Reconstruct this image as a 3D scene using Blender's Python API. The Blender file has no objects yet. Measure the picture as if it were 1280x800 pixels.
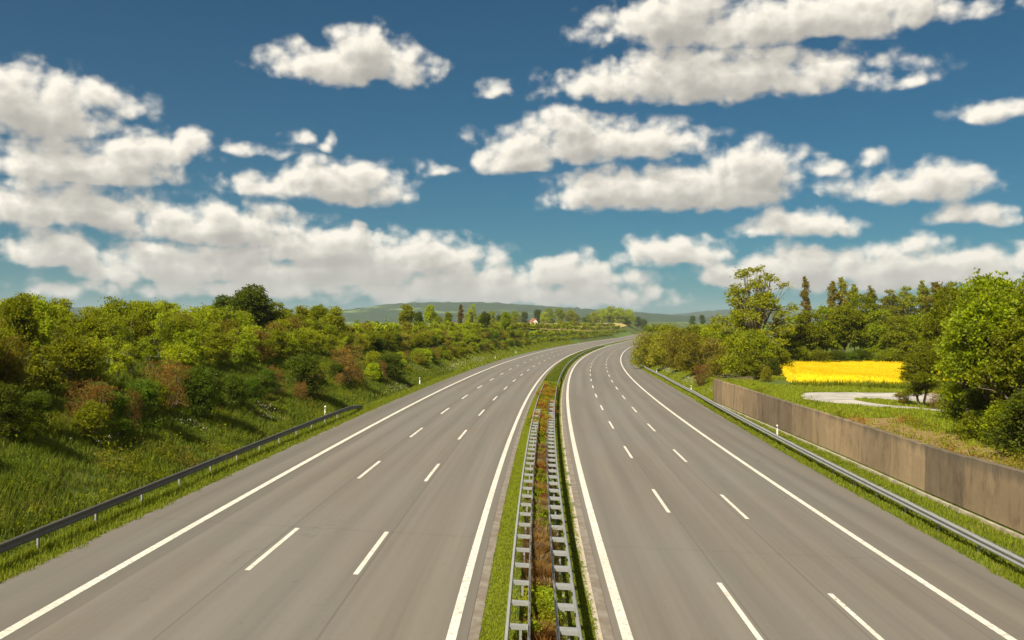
import bpy, math, random
import numpy as np
R = math.radians
scene = bpy.context.scene
col = scene.collection

# ------------------------------------------------------------------ camera
CAM_Z = 8.167
cam_d = bpy.data.cameras.new('camera')
cam = bpy.data.objects.new('camera', cam_d); col.objects.link(cam)
cam.location = (0, 0, CAM_Z); cam.rotation_euler = (R(90), 0, 0)
cam_d.sensor_width = 36.0; cam_d.lens = 36.0 * 1147.1 / 1280.0
cam_d.shift_x = 8.2 / 1280.0; cam_d.shift_y = 2.2 / 1280.0
cam_d.clip_start = 0.2; cam_d.clip_end = 30000
scene.camera = cam

# ------------------------------------------------------------------ light
SUN_AZ, SUN_EL = -142.0, 47.0            # azimuth clockwise from +Y, elevation
SKY_STRENGTH = 0.07
sd_ = bpy.data.lights.new('sun', 'SUN'); sd_.energy = 5.0; sd_.angle = R(0.55); sd_.color = (1.0, 0.92, 0.75)
sun = bpy.data.objects.new('sun', sd_); col.objects.link(sun)
sun.location = (-40, -20, 60)
sun.rotation_euler = (R(90 - SUN_EL), 0, R(180 - SUN_AZ))
scene.view_settings.view_transform = 'Standard'
scene.view_settings.look = 'None'
scene.view_settings.gamma = 1.0
scene.view_settings.use_curve_mapping = False
scene.view_settings.exposure = 0.90
scene.cycles.max_bounces = 5; scene.cycles.diffuse_bounces = 2; scene.cycles.glossy_bounces = 2
scene.cycles.transmission_bounces = 3; scene.cycles.transparent_max_bounces = 4
scene.cycles.volume_bounces = 0
scene.cycles.use_denoising = True

# ------------------------------------------------------------------ world: clear sky + cumulus, laid out by azimuth / elevation
class NT:
    """tiny node-tree writer"""
    def __init__(s, t): s.t = t
    def n(s, typ, **kw):
        x = s.t.nodes.new(typ)
        for k, v in kw.items(): setattr(x, k, v)
        return x
    def put(s, x, i, v):
        if v is None: return
        if hasattr(v, 'is_linked') and hasattr(v, 'node'): s.t.links.new(v, x.inputs[i])
        else: x.inputs[i].default_value = v
    def m(s, op, a, b=None, c=None, clamp=False):
        x = s.n('ShaderNodeMath', operation=op, use_clamp=clamp)
        for i, v in enumerate((a, b, c)): s.put(x, i, v)
        return x.outputs[0]
    def vm(s, op, a, b=None, c=None):
        x = s.n('ShaderNodeVectorMath', operation=op)
        for i, v in enumerate((a, b, c)): s.put(x, i, v)
        return x.outputs['Value'] if op in ('LENGTH', 'DOT_PRODUCT') else x.outputs[0]
    def ss(s, v, lo, hi, o0=0.0, o1=1.0):
        x = s.n('ShaderNodeMapRange', interpolation_type='SMOOTHSTEP')
        s.put(x, 0, v); x.inputs[1].default_value = lo; x.inputs[2].default_value = hi
        x.inputs[3].default_value = o0; x.inputs[4].default_value = o1
        return x.outputs[0]
    def noise(s, vec, scale, detail=4, rough=.55, dist=0.0, dim='3D'):
        x = s.n('ShaderNodeTexNoise', noise_dimensions=dim)
        if vec is not None: s.put(x, 'Vector', vec)
        x.inputs['Scale'].default_value = scale; x.inputs['Detail'].default_value = detail
        x.inputs['Roughness'].default_value = rough; x.inputs['Distortion'].default_value = dist
        return x.outputs[0]
    def mix(s, fac, a, b, mode='MIX'):
        x = s.n('ShaderNodeMix', data_type='RGBA', blend_type=mode)
        s.put(x, 0, fac)
        for i, v in ((6, a), (7, b)):
            if isinstance(v, tuple) and len(v) == 3: v = v + (1,)
            s.put(x, i, v)
        return x.outputs[2]

# (azimuth, elevation, half width, half height) in degrees of each cumulus lobe
CLOUDS = [(-9.59, 15.3, 4.6, 1.5), (-8.8, 16.2, 2.4, 1.3), (-27.8, 11.5, 5.6, 2.3), (-20.2, 9.84, 2.5, 1.3), (-10.2, 8.2, 3.8, 1.5), (-13.4, 8.0, 3.0, .9), (-25.4, 6.3, 5.6, 1.6),
 (-26.0, 3.8, 3.4, 1.25), (-18.0, 5.5, 5.8, 1.6), (-17.6, 3.2, 8.6, 1.6), (-11.5, 4.4, 6.0, 1.6), (-10.2, 3.0, 7.4, 1.6), (-4.33, 3.7, 3.9, 1.5), (-2.09, 2.0, 10.0, 1.5),
 (3.2, 3.0, 3.6, 1.2), (5.6, 1.5, 4.0, .9), (-14.74, 1.94, 7.47, 0.8), (5.3, 10.8, 6.4, 1.5), (3.6, 11.6, 2.6, 1.4), (0.5, 10.2, 2.1, 1.3), (9.8, 11.0, 2.6, .9),
 (10.6, 7.9, 7.4, 1.6), (15.0, 9.0, 3.1, 1.6), (5.5, 8.1, 2.6, 1.2), (13.2, 14.3, 9.4, 1.6), (5.4, 14.4, 2.8, 1.0), (9.4, 15.3, 3.0, 1.2), (17.5, 17.2, 10.5, 1.5), (10.5, 18.0, 4.6, 1.7),
 (24.4, 7.6, 3.3, 1.2), (27.2, 5.9, 2.0, .7), (18.1, 5.6, 2.8, .95), (10.6, 4.0, 3.8, 1.1), (14.0, 2.9, 2.6, 1.2), (17.8, 2.9, 4.6, 1.55), (23.2, 2.8, 4.8, 1.7), (27.6, 2.8, 3.8, 1.3),
 (-0.69, 14.2, .75, .38), (-11.04, 10.77, .45, .5), (-12.76, 10.79, .5, .2), (28.3, 11.4, 1.4, .5), (21.6, 9.26, .4, .3), (-16.36, 10.2, 1.5, .28), (-4.77, 9.3, .7, .25),
 (-25.28, 1.8, 2.0, .6), (19.2, 9.0, 1.0, .5), (-7.78, 5.44, .7, .35), (23.2, 13.5, 1.2, .5), (-25.0, 8.8, 5.6, 1.4)]

def build_world():
    w = bpy.data.worlds.new('World'); scene.world = w; w.use_nodes = True
    t = w.node_tree; t.nodes.clear(); N = NT(t)
    # cloud density as a group of the (azimuth, elevation, elevation) vector
    g = bpy.data.node_groups.new('cloud_density', 'ShaderNodeTree')
    g.interface.new_socket('P', in_out='INPUT', socket_type='NodeSocketVector')
    g.interface.new_socket('D', in_out='OUTPUT', socket_type='NodeSocketFloat')
    G = NT(g); gi = G.n('NodeGroupInput'); go = G.n('NodeGroupOutput')
    P = gi.outputs[0]
    warp = G.n('ShaderNodeTexNoise', noise_dimensions='2D'); G.put(warp, 'Vector', P); warp.inputs['Scale'].default_value = 16; warp.inputs['Detail'].default_value = 2
    wv = G.vm('MULTIPLY', G.vm('SUBTRACT', warp.outputs[1], (.5, .5, .5)), (.030, .018, 0))
    sx = G.n('ShaderNodeSeparateXYZ'); G.put(sx, 0, wv)
    cw = G.n('ShaderNodeCombineXYZ'); G.put(cw, 0, sx.outputs[0]); G.put(cw, 1, sx.outputs[1]); G.put(cw, 2, sx.outputs[1])
    Q = G.vm('ADD', P, cw.outputs[0])
    best = None
    for az, el, ra, re in CLOUDS:
        ra_, re_, rb = R(ra), R(re), R(re) * .55
        q = G.vm('MULTIPLY_ADD', Q, (1 / ra_, 1 / re_, -1 / rb), (-R(az) / ra_, -R(el) / re_, (R(el) - .25 * R(re)) / rb))
        l = G.vm('LENGTH', G.vm('MAXIMUM', q, (-50, -50, 0)))
        dd = G.m('MULTIPLY_ADD', l, -min(re_, R(1.4)), min(re_, R(1.4)))
        best = dd if best is None else G.m('MAXIMUM', best, dd)
    # beyond the view the same kind of sky goes on
    s2 = G.n('ShaderNodeSeparateXYZ'); G.put(s2, 0, P)
    far = G.m('MAXIMUM', G.ss(G.m('ABSOLUTE', s2.outputs[0]), .52, .62), G.ss(s2.outputs[1], .36, .42))
    gen = G.noise(G.vm('MULTIPLY', P, (3.2, 5.5, 0)), 1.0, 3, .5, 0.0, '2D')
    gd = G.m('MULTIPLY_ADD', G.m('SUBTRACT', gen, .53), .16, 0)
    gd = G.m('ADD', gd, G.m('MULTIPLY_ADD', far, .5, -.5))
    best = G.m('MAXIMUM', best, gd)
    fb = G.noise(G.vm('MULTIPLY', P, (1, 1.25, 0)), 27, 5, .50, 0.0, '2D')
    vo = G.n('ShaderNodeTexVoronoi', feature='SMOOTH_F1', voronoi_dimensions='2D'); G.put(vo, 'Vector', G.vm('ADD', G.vm('MULTIPLY', P, (1, 1.2, 0)), G.vm('MULTIPLY', wv, (.8, .8, 0))))
    vo.inputs['Scale'].default_value = 40; vo.inputs['Detail'].default_value = 1.5; vo.inputs['Roughness'].default_value = .5; vo.inputs['Smoothness'].default_value = .35
    nz = G.m('MULTIPLY_ADD', G.m('SUBTRACT', fb, .47), .034, G.m('MULTIPLY', G.m('SUBTRACT', .46, vo.outputs['Distance']), .013))
    nz = G.m('MULTIPLY', nz, G.ss(best, -.017, -.002))
    D = G.m('ADD', G.m('ADD', best, .0035), nz)
    G.put(go, 0, D)
    tc = N.n('ShaderNodeTexCoord'); sp = N.n('ShaderNodeSeparateXYZ'); N.put(sp, 0, tc.outputs['Generated'])
    azn = N.m('ARCTAN2', sp.outputs[0], sp.outputs[1]); eln = N.m('ARCSINE', sp.outputs[2])
    cb = N.n('ShaderNodeCombineXYZ')
    for i, v in enumerate((azn, eln, eln)): N.put(cb, i, v)
    P0 = cb.outputs[0]
    def dens(off):
        x = N.n('ShaderNodeGroup'); x.node_tree = g
        N.put(x, 0, N.vm('ADD', P0, (off[0], off[1], off[1])) if off else P0)
        return x.outputs[0]
    d0 = dens(None); d1 = dens((-.006, .009)); d2 = dens((-.010, .026))
    alpha = N.ss(d0, -.0065, .011)
    alpha = N.m('MULTIPLY', alpha, N.ss(eln, -.01, .012, .55, 1))
    occ = N.m('MULTIPLY_ADD', N.m('MAXIMUM', d2, 0), .62, N.m('MULTIPLY', N.m('MAXIMUM', d1, 0), .5))
    lit = N.m('EXPONENT', N.m('MULTIPLY', occ, -74))
    # thin rims let sky light through, a touch of relief from the nearer step
    rel = N.ss(N.m('SUBTRACT', d0, d1), -.012, .012, .80, 1.12)
    lit = N.m('MULTIPLY', lit, rel, clamp=True)
    c_cloud = N.mix(lit, (.205, .196, .178), (.560, .525, .455))
    c_cloud = N.mix(N.ss(eln, .015, .085, .55, 0), c_cloud, (.365, .350, .315))
    sky = N.n('ShaderNodeTexSky', sky_type='NISHITA', sun_disc=False, sun_elevation=R(SUN_EL), sun_rotation=R(SUN_AZ % 360),
              altitude=300, air_density=1.0, dust_density=.25, ozone_density=2.0)
    # a polarised, deep blue-green clear sky
    tint = N.mix(1.0, sky.outputs[0], (.080, .275, .345), 'MULTIPLY')
    b1 = N.n('ShaderNodeBackground'); N.put(b1, 0, tint); b1.inputs[1].default_value = SKY_STRENGTH
    b2 = N.n('ShaderNodeBackground'); N.put(b2, 0, c_cloud); b2.inputs[1].default_value = 1.0
    mx = N.n('ShaderNodeMixShader'); N.put(mx, 0, alpha); N.put(mx, 1, b1.outputs[0]); N.put(mx, 2, b2.outputs[0])
    out = N.n('ShaderNodeOutputWorld'); N.put(out, 0, mx.outputs[0])
    w.cycles.sampling_method = 'MANUAL'; w.cycles.sample_map_resolution = 256
build_world()

# ------------------------------------------------------------------ materials
MAT = {}
def mat(name):
    m = bpy.data.materials.new(name); m.use_nodes = True
    t = m.node_tree; t.nodes.clear(); N = NT(t)
    out = N.n('ShaderNodeOutputMaterial'); MAT[name] = m
    return m, N, out
def princ(N, out, color, rough=.8, metal=0.0, spec=.3, bump=None, bstr=.3, bdist=.02):
    p = N.n('ShaderNodeBsdfPrincipled')
    if isinstance(color, tuple) and len(color) == 3: color = color + (1,)
    N.put(p, 'Base Color', color); N.put(p, 'Roughness', rough); N.put(p, 'Metallic', metal); N.put(p, 'Specular IOR Level', spec)
    if bump is not None:
        b = N.n('ShaderNodeBump'); N.put(b, 'Height', bump); b.inputs['Strength'].default_value = bstr; b.inputs['Distance'].default_value = bdist
        N.put(p, 'Normal', b.outputs[0])
    N.put(out, 0, p.outputs[0]); return p

def leaf_mat(name, c1, c2, hue=.012, trans=.48, dark=.55):
    """c1..c2: colour range over the leaves; each plant shifts a little in hue and value"""
    m, N, out = mat(name)
    geo = N.n('ShaderNodeNewGeometry'); oi = N.n('ShaderNodeObjectInfo')
    c = N.mix(geo.outputs['Random Per Island'], c1, c2)
    tcn = N.n('ShaderNodeTexCoord')
    nz = N.noise(tcn.outputs['Object'], 1.3, 2, .5)
    h = N.n('ShaderNodeHueSaturation')
    N.put(h, 'Hue', N.m('MULTIPLY_ADD', oi.outputs['Random'], hue * 2, .5 - hue))
    N.put(h, 'Saturation', N.m('MULTIPLY_ADD', nz, .3, .88))
    N.put(h, 'Value', N.m('MULTIPLY', N.m('MULTIPLY_ADD', oi.outputs['Random'], .55, .72), N.m('MULTIPLY_ADD', nz, .8, .62)))
    N.put(h, 'Color', c)
    d = N.n('ShaderNodeBsdfPrincipled'); N.put(d, 'Base Color', h.outputs[0]); N.put(d, 'Roughness', .6); N.put(d, 'Specular IOR Level', .12)
    tr = N.n('ShaderNodeBsdfTranslucent'); N.put(tr, 'Color', N.mix(1.0, h.outputs[0], (1.5, 1.35, .55), 'MULTIPLY'))
    x = N.n('ShaderNodeMixShader'); x.inputs[0].default_value = trans; N.put(x, 1, d.outputs[0]); N.put(x, 2, tr.outputs[0])
    N.put(out, 0, x.outputs[0]); return m

def make_materials():
    # asphalt: UV = (distance across, distance along) in metres
    m, N, out = mat('asphalt')
    uv = N.n('ShaderNodeUVMap'); uv.uv_map = 'road'
    su = N.n('ShaderNodeSeparateXYZ'); N.put(su, 0, uv.outputs[0])
    tc = N.n('ShaderNodeTexCoord')
    fine = N.noise(tc.outputs['Object'], 26, 3, .7)
    streak = N.noise(N.vm('MULTIPLY', uv.outputs[0], (1.1, .018, 0)), 1.0, 4, .55)
    streak2 = N.noise(N.vm('MULTIPLY', uv.outputs[0], (4.5, .03, 0)), 1.0, 3, .6)
    blot = N.noise(N.vm('MULTIPLY', uv.outputs[0], (.14, .04, 0)), 1.0, 6, .66)
    wheel = N.m('COSINE', N.m('MULTIPLY', su.outputs[0], 2 * math.pi / 1.8))
    v = N.m('MULTIPLY_ADD', streak, .50, N.m('MULTIPLY_ADD', streak2, .26, N.m('MULTIPLY_ADD', blot, .50, .36)))
    v = N.m('MULTIPLY_ADD', N.m('MULTIPLY', wheel, N.m('MULTIPLY_ADD', blot, 1.2, .4)), -.055, v)
    v = N.m('MULTIPLY', v, N.m('MULTIPLY_ADD', fine, .36, .82))
    c = N.mix(N.ss(blot, .35, .65), (.150, .131, .107), (.134, .122, .105))
    for jd in (-10.2, -7.25, -3.35, 8.55, 11.5, 15.05):     # paving joints between the lanes
        wob = N.m('MULTIPLY_ADD', streak2, .10, su.outputs[0])
        v = N.m('MULTIPLY', v, N.ss(N.m('ABSOLUTE', N.m('SUBTRACT', wob, jd + .05)), .02, .055, .80, 1))
    # the outer paver width was laid later and is a shade darker
    v = N.m('MULTIPLY', v, N.ss(su.outputs[0], -10.25, -10.2, .91, 1)); v = N.m('MULTIPLY', v, N.ss(su.outputs[0], 15.05, 15.1, 1, .92))
    # sealed transverse seams and a few dark repair marks
    seam = N.noise(N.vm('MULTIPLY', uv.outputs[0], (.8, .012, 0)), 3.0, 2, .5)
    sv = N.m('ABSOLUTE', N.m('SUBTRACT', N.m('FRACT', N.m('MULTIPLY', su.outputs[1], 1 / 41.0)), .5))
    v = N.m('MULTIPLY', v, N.ss(sv, .0009, .0018, .86, 1))
    spots = N.noise(N.vm('MULTIPLY', uv.outputs[0], (2.4, 1.5, 0)), 1.0, 3, .6)
    v = N.m('MULTIPLY', v, N.ss(spots, .66, .76, 1, .80))
    cr = N.n('ShaderNodeTexVoronoi', feature='DISTANCE_TO_EDGE'); N.put(cr, 'Vector', N.vm('ADD', N.vm('MULTIPLY', uv.outputs[0], (.16, .05, 0)), N.vm('MULTIPLY', (1, 1, 0), N.noise(uv.outputs[0], .9, 3, .6))))
    cr.inputs['Scale'].default_value = 1.0
    crack = N.m('MULTIPLY', N.ss(cr.outputs['Distance'], .002, .006, 1, 0), N.ss(blot, .5, .62))
    v = N.m('MULTIPLY', v, N.m('MULTIPLY_ADD', crack, -.22, 1))
    hv = N.n('ShaderNodeHueSaturation'); N.put(hv, 'Color', c); N.put(hv, 'Value', v)
    princ(N, out, hv.outputs[0], N.m('MULTIPLY_ADD', streak, .2, .62), 0, .25, fine, .25, .01)
    # older brown-grey strip beside the median
    m, N, out = mat('old_asphalt')
    tc = N.n('ShaderNodeTexCoord'); a = N.noise(tc.outputs['Object'], 1.6, 5, .65); b = N.noise(tc.outputs['Object'], 30, 3, .7)
    c = N.mix(N.ss(a, .35, .65), (.155, .125, .098), (.215, .190, .158))
    hv = N.n('ShaderNodeHueSaturation'); N.put(hv, 'Color', c); N.put(hv, 'Value', N.m('MULTIPLY_ADD', b, .6, .68))
    princ(N, out, hv.outputs[0], .85, 0, .2, b, .4, .015)
    m, N, out = mat('gravel_strip')
    tc = N.n('ShaderNodeTexCoord'); b = N.noise(tc.outputs['Object'], 14, 4, .75); a = N.noise(tc.outputs['Object'], 1.1, 3, .6)
    c = N.mix(N.ss(b, .3, .7), (.27, .22, .165), (.50, .44, .35))
    c = N.mix(N.ss(a, .52, .66), c, (.10, .12, .04))
    princ(N, out, c, .9, 0, .2, b, .7, .03)
    m, N, out = mat('road_paint')
    tc = N.n('ShaderNodeTexCoord'); b = N.noise(tc.outputs['Object'], 7, 5, .7); a = N.noise(tc.outputs['Object'], .35, 3, .6)
    c = N.mix(N.ss(b, .48, .66), (.60, .56, .485), (.29, .26, .22))
    c = N.mix(N.m('MULTIPLY', N.ss(a, .4, .7), .5), c, (.44, .395, .325))
    princ(N, out, c, .6, 0, .3)
    # ground under the grass
    m, N, out = mat('soil_grass')
    tc = N.n('ShaderNodeTexCoord'); a = N.noise(tc.outputs['Object'], .22, 4, .6); b = N.noise(tc.outputs['Object'], 2.2, 5, .7)
    k = N.noise(tc.outputs['Object'], .006, 3, .5)
    c = N.mix(N.ss(b, .35, .68), (.045, .062, .012), (.105, .135, .024))
    c = N.mix(N.ss(a, .52, .70), c, (.150, .150, .040))
    c = N.mix(N.ss(k, .50, .56), c, (.10, .15, .03))
    princ(N, out, c, .95, 0, .1, b, .8, .12)
    # galvanised steel
    m, N, out = mat('galvanised')
    tc = N.n('ShaderNodeTexCoord'); a = N.noise(tc.outputs['Object'], 1.4, 4, .6); b = N.noise(tc.outputs['Object'], 14, 4, .7)
    c = N.mix(a, (.29, .295, .29), (.47, .465, .445)); c = N.mix(N.ss(b, .62, .78), c, (.22, .19, .15))
    princ(N, out, c, N.m('MULTIPLY_ADD', b, .3, .38), .55, .5)
    m, N, out = mat('dull_galvanised')
    tc = N.n('ShaderNodeTexCoord'); a = N.noise(tc.outputs['Object'], 1.4, 4, .6); b = N.noise(tc.outputs['Object'], 9, 4, .7)
    c = N.mix(a, (.085, .078, .070), (.150, .140, .128)); c = N.mix(N.ss(b, .58, .78), c, (.12, .085, .06))
    princ(N, out, c, .6, .35, .4)
    # concrete wall with board marks, streaks and stains
    for nm, base in (('concrete_a', (.265, .190, .110)), ('concrete_b', (.205, .148, .089)), ('concrete_c', (.145, .107, .069))):
        m, N, out = mat(nm)
        tc = N.n('ShaderNodeTexCoord'); O = tc.outputs['Object']; oi = N.n('ShaderNodeObjectInfo')
        O = N.vm('ADD', O, N.vm('MULTIPLY', (13, 7, 3), oi.outputs['Random']))
        st = N.noise(N.vm('MULTIPLY', O, (1.3, 1.3, .34)), 1.0, 6, .72)
        bl = N.noise(O, .55, 6, .7); fi = N.noise(O, 22, 3, .7)
        rib = N.noise(N.vm('MULTIPLY', O, (7.0, 7.0, .05)), 1.0, 2, .5)
        c = N.mix(N.ss(st, .46, .74), base, tuple(q * .48 for q in base))
        c = N.mix(N.m('MULTIPLY', N.ss(bl, .42, .68), .6), c, tuple(min(1, q * 1.35) for q in base))
        c = N.mix(N.m('MULTIPLY', N.ss(rib, .45, .6), .12), c, tuple(q * .5 for q in base))
        sz = N.n('ShaderNodeSeparateXYZ'); N.put(sz, 0, tc.outputs['Object'])
        algae = N.m('MULTIPLY', N.ss(N.m('ADD', sz.outputs[2], N.m('MULTIPLY', st, 1.6)), 3.0, 3.7), .7)
        c = N.mix(algae, c, (.085, .072, .052))
        hv = N.n('ShaderNodeHueSaturation'); N.put(hv, 'Color', c); N.put(hv, 'Value', N.m('MULTIPLY_ADD', fi, .5, .76))
        princ(N, out, hv.outputs[0], .88, 0, .2, N.m('ADD', fi, N.m('MULTIPLY', rib, 1.5)), .35, .02)
    m, N, out = mat('pale_concrete')
    tc = N.n('ShaderNodeTexCoord'); a = N.noise(tc.outputs['Object'], 2.2, 5, .7)
    princ(N, out, N.mix(N.ss(a, .35, .65), (.24, .20, .15), (.40, .35, .27)), .9, 0, .2, a, .5, .02)
    m, N, out = mat('dark_gap')
    princ(N, out, (.06, .05, .04), .95, 0, .1)
    m, N, out = mat('lane_gravel')
    tc = N.n('ShaderNodeTexCoord'); a = N.noise(tc.outputs['Object'], .5, 4, .6); b = N.noise(tc.outputs['Object'], 9, 3, .7)
    c = N.mix(N.ss(a, .38, .62), (.40, .37, .33), (.26, .24, .22))
    princ(N, out, c, .9, 0, .2, b, .4, .02)
    m, N, out = mat('white_plastic'); princ(N, out, (.78, .77, .72), .5, 0, .4)
    m, N, out = mat('black_plastic'); princ(N, out, (.02, .02, .02), .5, 0, .4)
    m, N, out = mat('reflector'); princ(N, out, (.55, .55, .5), .2, .3, .5)
    m, N, out = mat('bark')
    tc = N.n('ShaderNodeTexCoord'); a = N.noise(N.vm('MULTIPLY', tc.outputs['Object'], (6, 6, 1.2)), 1.0, 4, .7)
    princ(N, out, N.mix(a, (.05, .038, .026), (.17, .135, .10)), .95, 0, .1, a, .6, .03)
    m, N, out = mat('pale_bark')
    tc = N.n('ShaderNodeTexCoord'); a = N.noise(N.vm('MULTIPLY', tc.outputs['Object'], (4, 4, 1.2)), 1.0, 4, .7)
    princ(N, out, N.mix(a, (.09, .07, .05), (.26, .22, .17)), .95, 0, .1, a, .6, .03)
    m, N, out = mat('white_render'); princ(N, out, (.62, .58, .52), .8)
    m, N, out = mat('red_tile'); princ(N, out, (.30, .085, .045), .8)
    m, N, out = mat('grey_tile'); princ(N, out, (.20, .17, .15), .8)
    m, N, out = mat('window_glass'); princ(N, out, (.03, .04, .05), .15, 0, .5)
    # far woods and meadows on the hills
    m, N, out = mat('hill_woods')
    tc = N.n('ShaderNodeTexCoord'); a = N.noise(tc.outputs['Object'], .0022, 5, .62); b = N.noise(tc.outputs['Object'], .03, 4, .7)
    c = N.mix(N.ss(b, .35, .65), (.016, .034, .012), (.040, .065, .020))
    c = N.mix(N.ss(a, .58, .64), c, (.12, .17, .05))
    princ(N, out, c, .95, 0, .05)
    m, N, out = mat('yellow_field')
    tc = N.n('ShaderNodeTexCoord'); b = N.noise(tc.outputs['Object'], 3.0, 5, .75); a = N.noise(N.vm('MULTIPLY', tc.outputs['Object'], (.05, .35, 1)), 1.0, 3, .6)
    c = N.mix(N.ss(b, .36, .60), (.34, .25, .006), (.68, .48, .004)); c = N.mix(N.m('MULTIPLY', N.ss(a, .45, .65), .5), c, (.62, .44, .006))
    princ(N, out, c, .8, 0, .1, b, .5, .08)
    m, N, out = mat('dry_field')
    tc = N.n('ShaderNodeTexCoord'); b = N.noise(tc.outputs['Object'], .12, 5, .7)
    princ(N, out, N.mix(N.ss(b, .35, .65), (.30, .24, .06), (.48, .36, .14)), .9, 0, .1)
    m, N, out = mat('green_field')
    tc = N.n('ShaderNodeTexCoord'); b = N.noise(tc.outputs['Object'], .3, 5, .7)
    princ(N, out, N.mix(N.ss(b, .35, .65), (.085, .17, .03), (.13, .23, .05)), .9, 0, .1)
    m, N, out = mat('reddish_soil')
    tc = N.n('ShaderNodeTexCoord'); b = N.noise(tc.outputs['Object'], 2.5, 5, .7)
    princ(N, out, N.mix(N.ss(b, .35, .65), (.15, .088, .040), (.25, .185, .070)), .9, 0, .1, b, .8, .06)
    # leaves (linear reflectances)
    leaf_mat('leaf_green', (0.117, 0.155, 0.008), (0.246, 0.267, 0.018))
    leaf_mat('leaf_dark', (0.049, 0.078, 0.008), (0.122, 0.155, 0.014), .02)
    leaf_mat('leaf_light', (0.193, 0.241, 0.012), (0.333, 0.353, 0.026))
    leaf_mat('leaf_olive', (0.158, 0.159, 0.016), (0.269, 0.241, 0.028))
    leaf_mat('leaf_brown', (.165, .082, .026), (.250, .155, .045), .015)
    leaf_mat('leaf_poplar', (0.152, 0.174, 0.014), (0.281, 0.278, 0.028))
    leaf_mat('leaf_russet', (.200, .155, .030), (.240, .215, .038), .02)
    leaf_mat('leaf_straw', (.155, .100, .050), (.270, .195, .100), .01)
    leaf_mat('leaf_gold', (.26, .17, .02), (.36, .22, .03), .02)
    leaf_mat('leaf_rust', (.20, .080, .028), (.28, .13, .045), .02)
    leaf_mat('rape_flower', (.54, .39, .008), (.72, .52, .012), .002, .2)
    leaf_mat('white_flower', (.62, .62, .42), (.80, .80, .66), .005, .2)
    # grass blades: hue patches by place
    def grass(name, a_, b_, dry, lo, hi):
        m, N, out = mat(name)
        geo = N.n('ShaderNodeNewGeometry'); tc = N.n('ShaderNodeTexCoord')
        p = N.noise(tc.outputs['Object'], .30, 3, .6)
        c = N.mix(geo.outputs['Random Per Island'], a_, b_)
        c = N.mix(N.m('MULTIPLY', N.ss(p, lo, hi), .75), c, dry)
        d = N.n('ShaderNodeBsdfPrincipled'); N.put(d, 'Base Color', c); N.put(d, 'Roughness', .7); N.put(d, 'Specular IOR Level', .1)
        tr = N.n('ShaderNodeBsdfTranslucent'); N.put(tr, 'Color', N.mix(1.0, c, (1.4, 1.3, .6), 'MULTIPLY'))
        x = N.n('ShaderNodeMixShader'); x.inputs[0].default_value = .4; N.put(x, 1, d.outputs[0]); N.put(x, 2, tr.outputs[0]); N.put(out, 0, x.outputs[0])
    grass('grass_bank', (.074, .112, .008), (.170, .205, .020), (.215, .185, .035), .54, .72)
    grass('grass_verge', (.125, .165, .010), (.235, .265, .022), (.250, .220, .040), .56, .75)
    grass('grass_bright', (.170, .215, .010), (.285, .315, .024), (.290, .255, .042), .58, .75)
make_materials()

# ------------------------------------------------------------------ mesh helpers
def link(o, parent=None):
    col.objects.link(o)
    if parent is not None: o.parent = parent
    return o
def tag(o, label=None, cat=None, group=None, kind=None):
    if label: o['label'] = label
    if cat: o['category'] = cat
    if group: o['group'] = group
    if kind: o['kind'] = kind
    return o
def empty(name, loc=(0, 0, 0), rz=0.0):
    o = bpy.data.objects.new(name, None); o.empty_display_size = .3
    o.location = loc; o.rotation_euler = (0, 0, rz); return link(o)
def np_mesh(name, V, F, m, smooth=False):
    """V (n,3), F (k,3) or (k,4) arrays"""
    me = bpy.data.meshes.new(name); V = np.asarray(V, np.float32); F = np.asarray(F, np.int32)
    k = F.shape[1]
    me.vertices.add(len(V)); me.vertices.foreach_set('co', V.ravel())
    me.loops.add(F.size); me.loops.foreach_set('vertex_index', F.ravel())
    me.polygons.add(len(F)); me.polygons.foreach_set('loop_start', np.arange(0, F.size, k, dtype=np.int32))
    me.polygons.foreach_set('loop_total', np.full(len(F), k, np.int32))
    if smooth: me.polygons.foreach_set('use_smooth', np.ones(len(F), bool))
    me.update(calc_edges=True)
    if m: me.materials.append(MAT[m])
    return me
def obj(name, me, parent=None, loc=None):
    o = bpy.data.objects.new(name, me)
    if loc is not None: o.location = loc
    return link(o, parent)
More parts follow.
